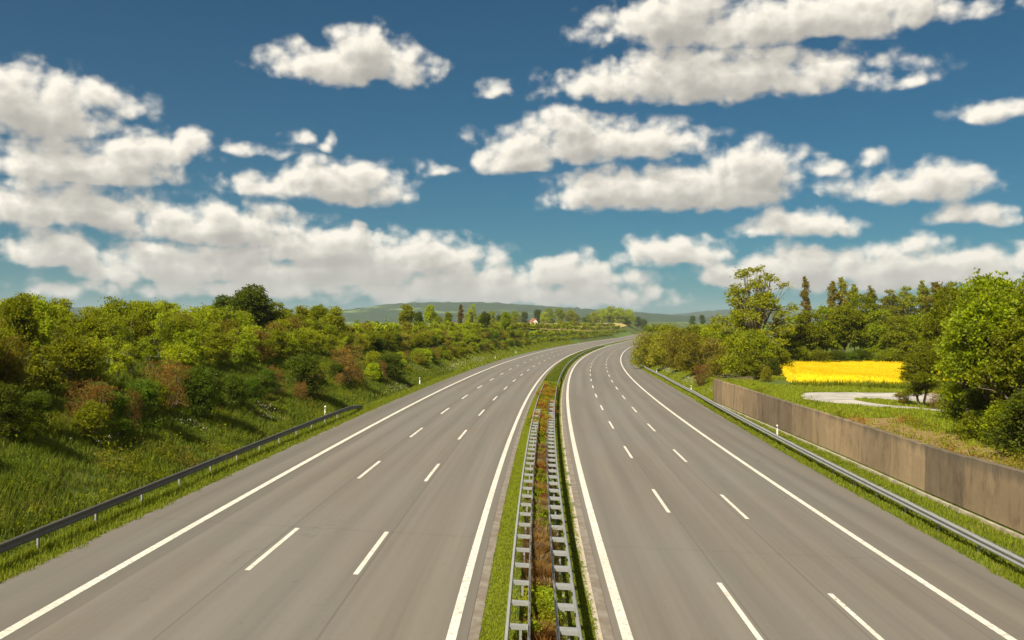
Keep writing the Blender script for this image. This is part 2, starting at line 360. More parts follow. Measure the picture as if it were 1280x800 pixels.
class MB:
    """collects quads/tris for one mesh"""
    def __init__(s): s.v = []; s.f = []
    def add(s, V, F):
        b = len(s.v); s.v += [tuple(p) for p in V]; s.f += [tuple(b + i for i in f) for f in F]
    def hexa(s, lo, hi):      # two quads (bottom, top), each 4 points ccw from above
        s.add(list(lo) + list(hi), [(3, 2, 1, 0), (4, 5, 6, 7), (0, 1, 5, 4), (1, 2, 6, 5), (2, 3, 7, 6), (3, 0, 4, 7)])
    def box(s, c, d, rz=0.0):
        cs, sn = math.cos(rz), math.sin(rz); q = []
        for (a, b) in ((-1, -1), (1, -1), (1, 1), (-1, 1)):
            x, y = a * d[0] / 2, b * d[1] / 2; q.append((c[0] + x * cs - y * sn, c[1] + x * sn + y * cs))
        s.hexa([(x, y, c[2] - d[2] / 2) for x, y in q], [(x, y, c[2] + d[2] / 2) for x, y in q])
    def tube(s, pts, rad, n=6):
        V = []; pts = [np.array(p, float) for p in pts]
        for i, p in enumerate(pts):
            t = pts[min(i + 1, len(pts) - 1)] - pts[max(i - 1, 0)]; t /= np.linalg.norm(t) + 1e-9
            a = np.cross(t, (0.3, 1, 0.1)); a /= np.linalg.norm(a) + 1e-9; b = np.cross(t, a)
            for j in range(n):
                w = 2 * math.pi * j / n; V.append(tuple(p + rad[i] * (a * math.cos(w) + b * math.sin(w))))
        F = []
        for i in range(len(pts) - 1):
            for j in range(n):
                F.append((i * n + j, i * n + (j + 1) % n, (i + 1) * n + (j + 1) % n, (i + 1) * n + j))
        F.append(tuple(range(n - 1, -1, -1))); F.append(tuple((len(pts) - 1) * n + j for j in range(n)))
        s.add(V, F)
    def mesh(s, name, m, smooth=False):
        me = bpy.data.meshes.new(name); me.from_pydata(s.v, [], s.f); me.update()
        if m: me.materials.append(MAT[m])
        if smooth:
            for p in me.polygons: p.use_smooth = True
        return me
    def build(s, name, m, parent=None, smooth=False, loc=None): return obj(name, s.mesh(name, m, smooth), parent, loc)

# ------------------------------------------------------------------ the road's alignment: s along, d across from the left carriageway's inner line
_kn = np.array([-400, 0, 30, 60, 90, 130, 180, 240, 310, 400, 520, 700., 12000])
_kv = np.array([.59, .59, .416, .369, .412, .36, .40, .36, .255, .205, .07, .07, 0]) * 1e-3
SS = np.arange(-400, 9000, 1.0); _i0 = 400
_k = np.where(SS > 1400, 0, np.interp(SS, _kn, _kv))
TH = np.concatenate([[0], np.cumsum(_k[:-1])]); TH += .0248486 - TH[_i0]
CX = np.concatenate([[0], np.cumsum(np.sin(TH[:-1]))]); CX += -1.6553 - CX[_i0]
CY = np.concatenate([[0], np.cumsum(np.cos(TH[:-1]))]); CY += 15 - CY[_i0]
def world(s, d):
    T = np.interp(s, SS, TH)
    return np.interp(s, SS, CX) + d * np.cos(T), np.interp(s, SS, CY) - d * np.sin(T)
def sd(X, Y):
    j = slice(300, 2000); i = int(np.argmin((CX[j] - X) ** 2 + (CY[j] - Y) ** 2)) + 300
    dx, dy = X - CX[i], Y - CY[i]
    return SS[i] + dx * math.sin(TH[i]) + dy * math.cos(TH[i]), dx * math.cos(TH[i]) - dy * math.sin(TH[i])
def heading(s): return -float(np.interp(s, SS, TH))       # z rotation that turns +Y along the road
def rz(s, d):
    s = np.asarray(s, float); d = np.asarray(d, float)
    g = -8.1e-3 * np.clip(s, -400, 800)
    return g + np.where(d < 2.34, -.0497 * d, -.0497 * 2.34 - .0376 * (d - 2.34) - .085 * np.clip((d - 2.34) / 1.2, 0, 1))
def sstep(x, a, b):
    t = np.clip((np.asarray(x, float) - a) / (b - a), 0, 1); return t * t * (3 - 2 * t)
LEDGE = -13.35
LRAIL = -14.35
def rrail(s): return np.interp(s, [0, 18, 30, 60, 107, 150, 203, 260], [19.0, 19.45, 19.8, 20.5, 21.4, 21.2, 19.8, 19.2])
def redge(s): return rrail(s) - .55
_wx = np.array([20.4, 20.6, 21.0, 21.8, 22.4, 23.2, 25.2]); _wy = np.array([-6, 8, 20, 38, 50, 64, 111.0])
_wsd = np.array([sd(float(np.interp(q, _wy, _wx)), q) for q in np.linspace(-6, 111, 60)])
WALL_END = 97.6
def wfront(s): return np.where(np.asarray(s) < WALL_END, np.interp(s, _wsd[:, 0], _wsd[:, 1]), 22.34 + (rrail(s) - 21.4) * sstep(s, 105, 150))
rngG = np.random.default_rng(5)
_ph = rngG.uniform(0, 6.28, 12)
def und(x, y):
    return .25 * np.sin(x * .11 + _ph[0]) * np.sin(y * .13 + _ph[1]) + .12 * np.sin(x * .31 + y * .17 + _ph[2]) + .07 * np.sin(x * .63 - y * .55 + _ph[3])
def ground_z(s, d):
    s = np.asarray(s, float); d = np.asarray(d, float); x, y = world(s, d)
    u = und(x, y)
    # left: verge, then a 1:2 cutting up to farmland
    landL = 5.1 + .5 * sstep(s, 200, 500) - 3.0 * sstep(-d, 120, 900) + u * .8
    t = np.clip(-14.9 - d, 0, None)
    up = rz(s, LEDGE) - .03 + .5 * np.clip(t - .4, 0, None) + u * .35 * np.clip(t / 3, 0, 1)
    zl = np.where(t > 0, np.minimum(up, landL), rz(s, LEDGE) - .03 - .02 * np.clip(LEDGE - d, 0, 2))
    zl = np.where(np.abs(up - landL) < 1.2, zl - .6 * (1 - np.abs(up - landL) / 1.2) ** 2 * .5, zl)
    # right: verge, wall or bank, then lower farmland
    w = wfront(s); e = redge(s)
    landR = 1.15 - .75 * sstep(d - w, 4, 24) + 4.6 * sstep(s, 200, 560) - 2.0 * sstep(d, 200, 900) + u * .5 * np.clip((d - w) / 6, 0, 1)
    base = rz(s, e) - .03 + .0 * d
    bank = base + .42 * np.clip(d - w + .2, 0, None)
    zr = np.where(s < WALL_END, np.where(d > w + .12, landR, base), np.minimum(bank, np.maximum(landR, base)))
    zr = np.where(d <= w, base, zr)
    return np.where(d < LEDGE, zl, np.where(d > e, zr, rz(s, d) - .06))
def gxy(x, y):
    s, d = sd(x, y); return float(ground_z(s, d))

# ------------------------------------------------------------------ the ground
def build_ground():
    s = np.concatenate([np.arange(-200, -40, 20), np.arange(-40, 95, 2.5), [97.4, 97.75], np.arange(100, 220, 2.5), np.arange(220, 500, 6), np.arange(500, 1400, 25), np.arange(1400, 8600, 400)])
    off_l = np.array([-7000, -4000, -2000, -900, -500, -300, -200, -140, -100, -80, -65, -54, -46, -40, -36, -33, -30.5, -28, -26, -24.5, -23, -21.5, -20, -18.7, -17.5, -16.5, -15.7, -15.2, -14.9, -14.2])
    off_r = np.array([.13, .6, 1.2, 2, 3, 4, 5, 6, 7.5, 9, 11, 13, 15.5, 18, 21, 25, 30, 36, 44, 55, 70, 90, 120, 160, 220, 300, 500, 900, 2000, 4000, 7000])
    D = []
    for q in off_l: D.append(np.full_like(s, q))
    D += [np.full_like(s, LEDGE - .001), np.full_like(s, LEDGE + .25), np.full_like(s, .2), np.full_like(s, 2.34), np.full_like(s, 3.54), np.full_like(s, 4.6), redge(s) - .25, redge(s) + .001, wfront(s) - .6, wfront(s)]
    for q in off_r: D.append(wfront(s) + q)
    D = np.array(D)                                    # (nd, ns)
    S = np.broadcast_to(s, D.shape)
    X, Y = world(S, D); Z = ground_z(S, D)
    nd, ns = D.shape
    V = np.stack([X, Y, Z], -1).reshape(-1, 3)
    i = np.arange(nd - 1)[:, None] * ns + np.arange(ns - 1)[None]
    F = np.stack([i, i + ns, i + ns + 1, i + 1], -1).reshape(-1, 4)
    o = obj('ground', np_mesh('ground', V, F, 'soil_grass', True)); tag(o, 'grassy ground with the cutting the motorway runs through', kind='structure')
build_ground()

def ribbon(name, s, d0, d1, dz, m, parent=None, sub=1, tilt=0.0, uv=False):
    """strip between offsets d0(s), d1(s), dz above the road plane; sub: columns"""
    s = np.asarray(s, float); d0 = np.broadcast_to(d0, s.shape); d1 = np.broadcast_to(d1, s.shape)
    C_ = np.linspace(0, 1, sub + 1)
    D = d0[None] * (1 - C_[:, None]) + d1[None] * C_[:, None]; S = np.broadcast_to(s, D.shape)
    X, Y = world(S, D); Z = rz(S, D) + dz
    nd, ns = D.shape; V = np.stack([X, Y, Z], -1).reshape(-1, 3)
    i = np.arange(nd - 1)[:, None] * ns + np.arange(ns - 1)[None]
    F = np.stack([i, i + ns, i + ns + 1, i + 1], -1).reshape(-1, 4)
    me = np_mesh(name, V, F, m)
    if uv:
        l = me.uv_layers.new(name='road'); UV = np.stack([D, S], -1).reshape(-1, 2)[F.ravel()]
        l.data.foreach_set('uv', UV.astype(np.float32).ravel())
    return obj(name, me, parent)

SR = np.concatenate([np.arange(-60, 260, 2.0), np.arange(260, 1300, 5.0)])
OFF = dict(LO=-10.895, A=-6.999, B=-3.565, LI=0.0, RI=4.683, C=8.329, D=11.778, RO=15.62)
def build_road():
    lc = ribbon('carriageway_left', SR, LEDGE, .42, 0, 'asphalt', sub=8, uv=True); tag(lc, 'grey three lane carriageway on the outside of the bend', kind='structure')
    rc = ribbon('carriageway_right', SR, 4.33, redge(SR), 0, 'asphalt', sub=8, uv=True); tag(rc, 'grey three lane carriageway on the inside of the bend', kind='structure')
    ribbon('edge_strip', SR, .425, .72, -.012, 'old_asphalt', lc)
    ribbon('edge_strip', SR, 4.02, 4.325, -.012, 'old_asphalt', rc)
    ribbon('gravel_edge', np.arange(-60, 300, 1.0), 3.80 + .03 * np.sin(np.arange(360) * .9) + .03 * np.sin(np.arange(360) * .37), 4.015, -.02, 'gravel_strip', rc)
    med = ribbon('median_ground', SR, .725, 4.0, -.03, 'soil_grass', sub=6); tag(med, 'grassy soil of the median strip', kind='structure')
    for n, p, w in (('LO', lc, .14), ('LI', lc, .13), ('RI', rc, .15), ('RO', rc, .14)):
        ribbon('edge_line', SR, OFF[n] - w, OFF[n] + w, .005, 'road_paint', p)
    for n, p, s0 in (('A', lc, 17.17), ('B', lc, 17.42), ('C', rc, 12.85), ('D', rc, 12.16)):
        for k in range(-2, 26):
            c = s0 + 18 * k
            ribbon('lane_dash', np.linspace(c - 3.1, c + 3.1, 4), OFF[n] - .085, OFF[n] + .085, .005, 'road_paint', p)
build_road()

# ------------------------------------------------------------------ guard rails
WPROF = [(0, .155), (.045, .15), (.075, .115), (.075, .075), (.02, .03), (.02, -.03), (.075, -.075), (.075, -.115), (.045, -.15), (0, -.155)]
def beam_mesh(name, s, d, z, side, m, prof=WPROF):
    """profile swept along s at offset d(s), centre height z(s) above the road plane; side: which way the ridges face"""
    s = np.asarray(s, float); d = np.broadcast_to(d, s.shape); z = np.broadcast_to(z, s.shape)
    th = .006; P_ = np.array(prof + [(a - th, b) for a, b in prof[::-1]])
    n = len(P_); V = []
    for si, di, zi in zip(s, d, z):
        x, y = world(si, di + side * P_[:, 0]); V.append(np.stack([x, y, rz(si, di) + zi + P_[:, 1]], -1))
    V = np.concatenate(V); i = np.arange(len(s) - 1)[:, None] * n; j = np.arange(n)[None]
    F = np.stack([i + j, i + (j + 1) % n, i + n + (j + 1) % n, i + n + j], -1).reshape(-1, 4)
    return np_mesh(name, V, F, m)
CPROF = [(0, .06), (.06, .06), (.06, -.06), (0, -.06)]
def post_mesh(name, h, m, w=.10, t=.055):
    b = MB()
    b.box((0, 0, h / 2 - .2), (.008, w, h + .4)); b.box((t / 2 + .004, w / 2 - .004, h / 2 - .2), (t, .008, h + .4)); b.box((t / 2 + .004, -w / 2 + .004, h / 2 - .2), (t, .008, h + .4))
    return b.mesh(name, m)
def build_rails():
    # left verge rail with its far end bent down into the grass
    r = empty('guard_rail', (*world(20, LRAIL), float(rz(20, LRAIL))))
    tag(r, 'single dull steel guard rail along the grassy bank, far end bent into the ground', 'guard rail')
    def part(name, me):
        o = obj(name, me, r); o.matrix_parent_inverse = r.matrix_basis.inverted(); return o
    s = np.concatenate([np.arange(-20, 66, 1.0), np.arange(66, 76.1, .5)])
    z = .55 - .78 * sstep(s, 62, 75.5); d = LRAIL - .75 * sstep(s, 65, 76)
    o = obj('beam', beam_mesh('beam', s, d, z, 1, 'dull_galvanised'), r); o.matrix_parent_inverse.identity()
    o.location = (-r.location.x, -r.location.y, -r.location.z)
    pm = post_mesh('post', .74, 'galvanised')
    for k in range(-5, 12):
        sp = 15.2 + 4.0 * k
        x, y = world(sp, LRAIL - .09); q = obj('post', pm, r, (x - r.location.x, y - r.location.y, float(rz(sp, LRAIL)) - .08 - r.location.z)); q.rotation_euler.z = heading(sp)
    # right verge rail
    s = np.concatenate([np.arange(-14, 240, 1.5), np.arange(240, 330, 4)]); dr = rrail(s)
    L0 = (*world(30, 19.8), float(rz(30, 19.8)))
    r = empty('guard_rail', L0); tag(r, 'long galvanised guard rail curving past the concrete retaining wall', 'guard rail')
    o = obj('beam', beam_mesh('beam', s, dr, .60, -1, 'galvanised'), r); o.location = tuple(-q for q in L0)
    o = obj('rear_rail', beam_mesh('rear_rail', s, dr + .20, .66, -1, 'galvanised', CPROF), r); o.location = tuple(-q for q in L0)
    for k in range(-3, 80):
        sp = 2 + 4.0 * k; dd = float(rrail(sp)) + .13
        x, y = world(sp, dd); q = obj('post', pm, r, (x - L0[0], y - L0[1], float(rz(sp, dd)) - .08 - L0[2])); q.rotation_euler.z = heading(sp)
    # the two ladder-like spacer rails of the median
    def ladder(d_out, d_in, side, rung_w, label, s1, rung_to, rear_to):
        L0 = (*world(20, (d_out + d_in) / 2), float(rz(20, d_out)))
        r = empty('spacer_guard_rail', L0); tag(r, label, 'guard rail')
        s = np.concatenate([np.arange(-12, min(s1, 200), 1.0), np.arange(200, max(s1, 200), 4)]); s_in = np.arange(-12, rear_to, 1.0)
        for nm, me in (('beam', beam_mesh('beam', s, d_out, .60, side, 'galvanised')), ('rear_rail', beam_mesh('rear_rail', s_in, d_in, .70, side, 'galvanised', CPROF))):
            o = obj(nm, me, r); o.location = tuple(-q for q in L0)
        wid = abs(d_in - d_out)
        b = MB()
        b.box((0, 0, 0), (wid - .07, rung_w, .010)); b.box((0, -rung_w / 2 + .004, -.055), (wid - .07, .008, .10)); b.box((0, rung_w / 2 - .004, -.055), (wid - .07, .008, .10))
        rm = b.mesh('spacer', 'galvanised'); pm2 = post_mesh('post', .66, 'galvanised', .12, .06)
        for k in range(0, rung_to):
            sp = -4.0 + 2.0 * k; dm = (d_out + d_in) / 2
            x, y = world(sp, dm + side * .0)
            q = obj('spacer', rm, r, (x - L0[0], y - L0[1], float(rz(sp, dm)) + .745 - L0[2])); q.rotation_euler.z = heading(sp)
            q.rotation_euler.y = math.atan(.0497)
            if k % 2 == 0:
                x, y = world(sp, dm); q = obj('post', pm2, r, (x - L0[0], y - L0[1], float(rz(sp, dm)) - .02 - L0[2])); q.rotation_euler.z = heading(sp)
    ladder(1.52, 2.06, -1, .14, 'ladder-like median guard rail with narrow rungs beside the wide sunlit grass strip', 112, 38, 70)
    ladder(3.27, 2.72, 1, .30, 'ladder-like median guard rail with wide rungs shading the narrow grass strip', 520, 44, 84)
build_rails()

# ------------------------------------------------------------------ retaining wall
def build_wall():
    def wp(y): return float(np.interp(y, _wy, _wx))
    def wtop(y): return float(np.interp(y, [10, 38, 50, 62, 111], [1.95, 1.80, 1.58, 1.46, 1.24]))
    def wbase(y):
        s, d = sd(wp(y), y); return float(rz(s, redge(s)))
    L0 = (wp(60), 60, wbase(60))
    root = empty('retaining_wall', L0); tag(root, 'stained board-marked concrete retaining wall standing behind the guard rail', 'wall')
    ys = [-4, 2, 8, 14, 20, 26, 32, 38.6, 44.2, 48.9, 53.8, 59.2, 64.6, 70.2, 76, 82, 88.2, 94.6, 101, 106, 111.0]
    rr = random.Random(4)
    for i in range(len(ys) - 1):
        a, b = ys[i] + .012, ys[i + 1] - .012; n = max(3, int((b - a) / .45)); m = MB()
        rows = []
        jz = rr.uniform(-.02, .03)
        off = rr.uniform(-.025, .0)
        for k in range(n + 1):
            y = a + (b - a) * k / n; x = wp(y) + off; zt = wtop(y) + jz + .012 * math.sin(y * 3.1) + rr.uniform(-.012, .012); zb = wbase(y) + .28
            rows.append([(x, y, zb), (x + .05, y, zt - .03), (x + .08, y, zt), (x + .42, y, zt - .02), (x + .42, y, zb - .3)])
        V = [(p[0] - L0[0], p[1] - L0[1], p[2] - L0[2]) for r_ in rows for p in r_]; F = []
        for k in range(n):
            for j in range(4): F.append((k * 5 + j, k * 5 + j + 1, k * 5 + 5 + j + 1, k * 5 + 5 + j))
            F.append((k * 5 + 4, k * 5, k * 5 + 5, k * 5 + 9))
        F.append((4, 3, 2, 1, 0)); F.append(tuple(n * 5 + j for j in range(5)))
        m.add(V, F); m.build('panel', ('concrete_a', 'concrete_b', 'concrete_c', 'concrete_b', 'concrete_a', 'concrete_b')[(i * 5 + i // 3) % 6] if i not in (8, 7) else ('concrete_c' if i == 8 else 'concrete_b'), root)
    # recessed joint filler behind the panels, the dark drip gap and the pale footing
    g = MB(); f = MB()
    for i in range(len(ys) - 1):
        a, b = ys[i], ys[i + 1] - .03
        def q(y, o): return (wp(y) + o - L0[0], y - L0[1])
        for m, o0, o1, z0, z1 in ((g, .06, .30, .17, .30), (f, -.13, .34, -.35, .17)):
            A = [(*q(a, o0), wbase(a) + z0 - L0[2]), (*q(a, o1), wbase(a) + z0 - L0[2]), (*q(b, o1), wbase(b) + z0 - L0[2]), (*q(b, o0), wbase(b) + z0 - L0[2])]
            B = [(*q(a, o0), wbase(a) + z1 - L0[2]), (*q(a, o1), wbase(a) + z1 - L0[2]), (*q(b, o1), wbase(b) + z1 - L0[2]), (*q(b, o0), wbase(b) + z1 - L0[2])]
            m.hexa(A, B)
    g.build('base_gap', 'dark_gap', root); f.build('footing', 'pale_concrete', root)
    # return wall at the far end, stepping back into the bank
    x, y = wp(111) , 111.0
    m = MB(); zb = wbase(111) - .3; dx, dy = 5.2, 1.2
    lo = [(x, y + .012, zb), (x + dx, y + dy, zb), (x + dx, y + dy + .35, zb), (x, y + .40, zb)]
    hi = [(x, y + .012, 1.22), (x + dx, y + dy, 1.5), (x + dx, y + dy + .35, 1.5), (x, y + .40, 1.22)]
    m.hexa([(a - L0[0], b - L0[1], c - L0[2]) for a, b, c in lo], [(a - L0[0], b - L0[1], c - L0[2]) for a, b, c in hi])
    m.build('return_panel', 'concrete_c', root)
    # short steel guard frame on the far corner
    fr = empty('safety_railing', (x + .6, y - .6, 1.1)); tag(fr, 'short grey safety railing at the far end of the concrete wall', 'railing')
    pts = [(-.2, .3), (1.1, .75), (2.4, 1.0)]
    for a, b in pts:
        m = MB(); m.tube([(a, b, -.4), (a, b, .62)], [.035, .035]); m.build('post', 'dull_galvanised', fr)
    for h in (.58, .30):
        m = MB(); m.tube([(a, b, h + .12 * i) for i, (a, b) in enumerate(pts)], [.028] * 3); m.build('bar', 'dull_galvanised', fr)
build_wall()

# ------------------------------------------------------------------ delineator posts
def build_delineators():
    def make():
        r = empty('delineator_post')
        def prism(z0, z1, g=0.0, slope=0.0):
            m = MB(); a, b = .06 + g, .055 + g
            q = [(-a, -b), (a, -b), (a * .55, b), (-a * .55, b)]
            m.hexa([(x, y, z0) for x, y in q], [(x, y, z1 + slope * (y + b)) for x, y in q]); return m
        prism(-.2, .74).build('shaft', 'white_plastic', r)
        prism(.742, .935, .002).build('black_band', 'black_plastic', r)
        prism(.937, 1.0, 0, .35).build('cap', 'white_plastic', r)
        m = MB(); m.box((0, -.060, .84), (.05, .006, .16)); m.build('reflector', 'reflector', r)
        return r
    proto = make(); first = True
    spots = [(59.6, -15.5, 'white delineator post with black band behind the end of the dull guard rail'),
             (106, -14.9, 'white delineator post alone in the roadside grass beyond the dull guard rail'),
             (206, -14.9, 'small distant white delineator post below the brownish shrubs on the bank'),
             (256, -15.2, 'farthest white delineator post on the grassy bank'),
             (61.7, 21.6, 'white delineator post between guard rail and concrete wall'),
             (116, 22.0, 'white delineator post in bright grass past the end of the concrete wall'),
             (172, 21.6, 'small distant white delineator post near the olive bushes inside the bend')]
    for s, d, lab in spots:
        r = proto if first else proto.copy()
        if not first:
            col.objects.link(r)
            for c in proto.children:
                k = c.copy(); col.objects.link(k); k.parent = r
        first = False
        x, y = world(s, d); r.location = (x, y, float(ground_z(s, d)) - .02 + (.06 if d > 0 else 0)); r.rotation_euler.z = heading(s)
        tag(r, lab, 'delineator', 'roadside delineator posts')
build_delineators()

# ------------------------------------------------------------------ right side: rape field, lane
def build_right_land():
    rg = np.random.default_rng(11)
    # rape field: a stand of plants about 1.2 m tall
    xs = np.linspace(0, 1, 44); ys = np.linspace(0, 1, 36)
    def fxy(a, b):
        y = 103 + 44 * b + 1.0 * a; x = 32.4 + 30 * a + 9 * b; return x, y
    V = []; 
    for b in ys:
        for a in xs:
            x, y = fxy(a, b); edge = min(a, 1 - a, b * .5, (1 - b)) ; h = 1.25 if edge > 0.001 else 0.0
            V.append((x + rg.uniform(-.2, .2), y + rg.uniform(-.15, .15), gxy(x, y) + h * (1 + rg.uniform(-.07, .07)) - .02))
    n = len(xs); i = np.arange(len(ys) - 1)[:, None] * n + np.arange(n - 1)[None]
    F = np.stack([i, i + 1, i + n + 1, i + n], -1).reshape(-1, 4)
    o = obj('rapeseed_field', np_mesh('rapeseed_field', V, F, 'yellow_field', True)); tag(o, 'field of bright yellow flowering rapeseed in front of the trees', kind='structure')
    k = 42000; a = rg.uniform(0, 1, k); b = rg.uniform(0, 1, k) ** 1.5
    X = 32.4 + 30 * a + 9 * b; Y = 103 + 44 * b + 1 * a
    hz = np.where(b < .02, rg.uniform(.15, 1.3, k), rg.uniform(1.15, 1.45, k)); Y = np.where(b < .02, 102.7 + rg.uniform(0, .5, k) + 1 * a, Y)
    Z = np.array([0.0] * k)
    gx = np.linspace(25, 130, 30); gy = np.linspace(98, 152, 18); GZ = np.array([[gxy(q, p) for q in gx] for p in gy])
    fi = (X - gx[0]) / (gx[1] - gx[0]); fj = (Y - gy[0]) / (gy[1] - gy[0]); i0 = np.clip(fi.astype(int), 0, 28); j0 = np.clip(fj.astype(int), 0, 16); fi -= i0; fj -= j0
    Z = GZ[j0, i0] * (1 - fi) * (1 - fj) + GZ[j0, i0 + 1] * fi * (1 - fj) + GZ[j0 + 1, i0] * (1 - fi) * fj + GZ[j0 + 1, i0 + 1] * fi * fj
    Cn = np.stack([X, Y, Z + hz], -1)
    Vv, Ff = leaves(rg, Cn, .075, 1.0, 2.2)
    q = obj('rapeseed_flowers', np_mesh('rapeseed_flowers', Vv, Ff, 'rape_flower'), o); tag(q, kind='stuff')
    # gravel lane that swings round behind the wall
    path = [(75, 91.5, 11), (52, 91, 11), (43, 90.5, 11), (37, 90, 10.5), (32.8, 88.6, 8), (29.9, 85.2, 5.2), (28.9, 81.6, 4.0), (29.6, 78.2, 3.2), (31.6, 75.2, 2.7), (34.6, 72.6, 1.9), (37, 71.4, 1.5)]
    P = np.array(path); t = np.linspace(0, len(P) - 1, 70); px, py, pw = (np.interp(t, np.arange(len(P)), P[:, j]) for j in range(3))
    ker = np.ones(5) / 5
    px, py = (np.concatenate([q[:2], np.convolve(q, ker, 'valid'), q[-2:]]) for q in (px, py))
    tx, ty = np.gradient(px), np.gradient(py); l = np.hypot(tx, ty); nx, ny = -ty / l, tx / l
    V = []
    for i in range(70):
        for j in (-.5, -.17, .17, .5):
            x, y = px[i] + nx[i] * pw[i] * j, py[i] + ny[i] * pw[i] * j; V.append((x, y, gxy(x, y) + .05))
    i = np.arange(69)[:, None] * 4 + np.arange(3)[None]; F = np.stack([i, i + 1, i + 5, i + 4], -1).reshape(-1, 4)
    o = obj('farm_lane', np_mesh('farm_lane', V, F, 'lane_gravel')); tag(o, 'pale gravel lane bending round beside the rapeseed field', kind='structure')
    # far fields
    def patch(name, pts, m, lab, up=.25):
        V = []
        n = 22
        (a, b, c, d) = [np.array(p, float) for p in pts]
        for j in range(n + 1):
            for k in range(n + 1):
                p = (a * (1 - k / n) + b * k / n) * (1 - j / n) + (d * (1 - k / n) + c * k / n) * j / n
                V.append((p[0], p[1], gxy(p[0], p[1]) + up))
        i = np.arange(n)[:, None] * (n + 1) + np.arange(n)[None]; F = np.stack([i, i + 1, i + n + 2, i + n + 1], -1).reshape(-1, 4)
        o = obj(name, np_mesh(name, V, F, m, True)); tag(o, lab, kind='structure')
    def w2(s, d): x, y = world(s, d); return (float(x), float(y))
    patch('grain_field', (w2(270, -36), w2(1250, -36), w2(1250, -120), w2(270, -120)), 'dry_field', 'pale ripening grain field above the outer bank of the bend', .5)
    patch('meadow', ((-75, 210), (-30, 210), (-60, 420), (-130, 420)), 'green_field', 'green meadow seen through the gap in the trees', .4)
    patch('pasture', ((95, 330), (190, 330), (230, 480), (110, 480)), 'green_field', 'pale green pasture behind the tall light green tree', .5)
    patch('far_meadow', (w2(560, 120), w2(560, 420), w2(900, 420), w2(900, 120)), 'dry_field', 'thin pale field strip on the horizon inside the bend', .5)

# ------------------------------------------------------------------ leaves and plants
def leaves(rg, Cn, size, elong=1.5, up=.35, out=None):
    """one folded leaf (quad of two tris' worth) at each centre; returns V, F"""
    n = len(Cn)
    a = rg.normal(size=(n, 3)); a[:, 2] += up
    if out is not None: a += out * .7
    a /= np.linalg.norm(a, axis=1)[:, None] + 1e-9
    b = np.cross(a, rg.normal(size=(n, 3))); b /= np.linalg.norm(b, axis=1)[:, None] + 1e-9
    L = (size * rg.uniform(.65, 1.35, n))[:, None]; W = L / elong
    c = np.cross(a, b)
    V = np.stack([Cn - a * L * .5, Cn + b * W * .5 + c * W * .16, Cn + a * L * .5, Cn - b * W * .5 + c * W * .16], 1).reshape(-1, 3)
    F = np.arange(4 * n).reshape(-1, 4)
    return V, F
def sphere_pts(rg, n):
    v = rg.normal(size=(n, 3)); return v / np.linalg.norm(v, axis=1)[:, None]
def crown(rg, lobes, nleaf, size, elong=1.5, clump=.32, per=26, sprays=.12, shell=.55):
    """lobes: (centre, radii). leaf clumps spread through the outer part of every lobe"""
    vol = np.array([l[1][0] * l[1][1] + l[1][1] * l[1][2] + l[1][0] * l[1][2] for l in lobes]); vol = vol / vol.sum()
    Cn = []; O = []
    for (c, r), w in zip(lobes, vol):
        k = max(3, int(nleaf * w / per)); dirs = sphere_pts(rg, k); dirs[:, 2] = np.where(dirs[:, 2] < -.35, -dirs[:, 2], dirs[:, 2])
        rad = shell + (1 - shell) * rg.uniform(0, 1, k) ** .6; far = rg.uniform(0, 1, k) < sprays; rad = np.where(far, rg.uniform(1.0, 1.28, k), rad)
        cc = np.array(c) + dirs * np.array(r) * rad[:, None]
        cl = clump * rg.uniform(.55, 1.3, k) * np.where(far, .7, 1)
        for q in range(k):
            m = int(per * rg.uniform(.5, 1.5) * (.5 if far[q] else 1)); pts = cc[q] + rg.normal(size=(m, 3)) * cl[q] * np.array([.5, .5, .36])
            Cn.append(pts); O.append(np.repeat(dirs[q][None], m, 0))
    return leaves(rg, np.concatenate(Cn), size, elong, .25, np.concatenate(O))
def limbs(rg, lobes, base_r, trunk_h, stems=1, spread=.2, lean=0.0, r_end=.3):
    m = MB()
    tops = []
    for q in range(stems):
        a = 2 * math.pi * q / max(1, stems) + rg.uniform(-.4, .4); b = np.array([math.cos(a), math.sin(a), 0]) * (spread if stems > 1 else 0)
        top = b * 2.2 + np.array([lean + rg.normal() * .06, rg.normal() * .06, trunk_h])
        m.tube([b * .6 + (0, 0, -.35), b * .9 + (0, 0, trunk_h * .15), (b + top) / 2 + np.array([rg.normal() * .05, rg.normal() * .05, 0]), top], [base_r * 1.25, base_r, base_r * .82, base_r * .66], 7)
        tops.append(top)
    for i, (c, r) in enumerate(lobes):
        t = tops[int(np.argmin([np.hypot(*(np.array(c)[:2] - q[:2])) for q in tops]))]
        c = np.array(c); mid = t * .45 + c * .55 + rg.normal(size=3) * .12 * r[0]
        m.tube([t - (0, 0, trunk_h * .12), mid, c + np.array([0, 0, r[2] * .45])], [base_r * .5, base_r * .34, base_r * .12], 5)
        for _ in range(4):
            e = c + sphere_pts(rg, 1)[0] * np.array(r) * .85; e[2] = max(e[2], c[2] - r[2] * .4); m.tube([mid, (mid + e) / 2 + rg.normal(size=3) * .05 * r[0], e], [base_r * .26, base_r * .17, base_r * .06], 4)
    return m
PLANT = {}
def plant_proto(key, crown_mesh, trunk_mesh, h): PLANT[key] = (crown_mesh, trunk_mesh, h)
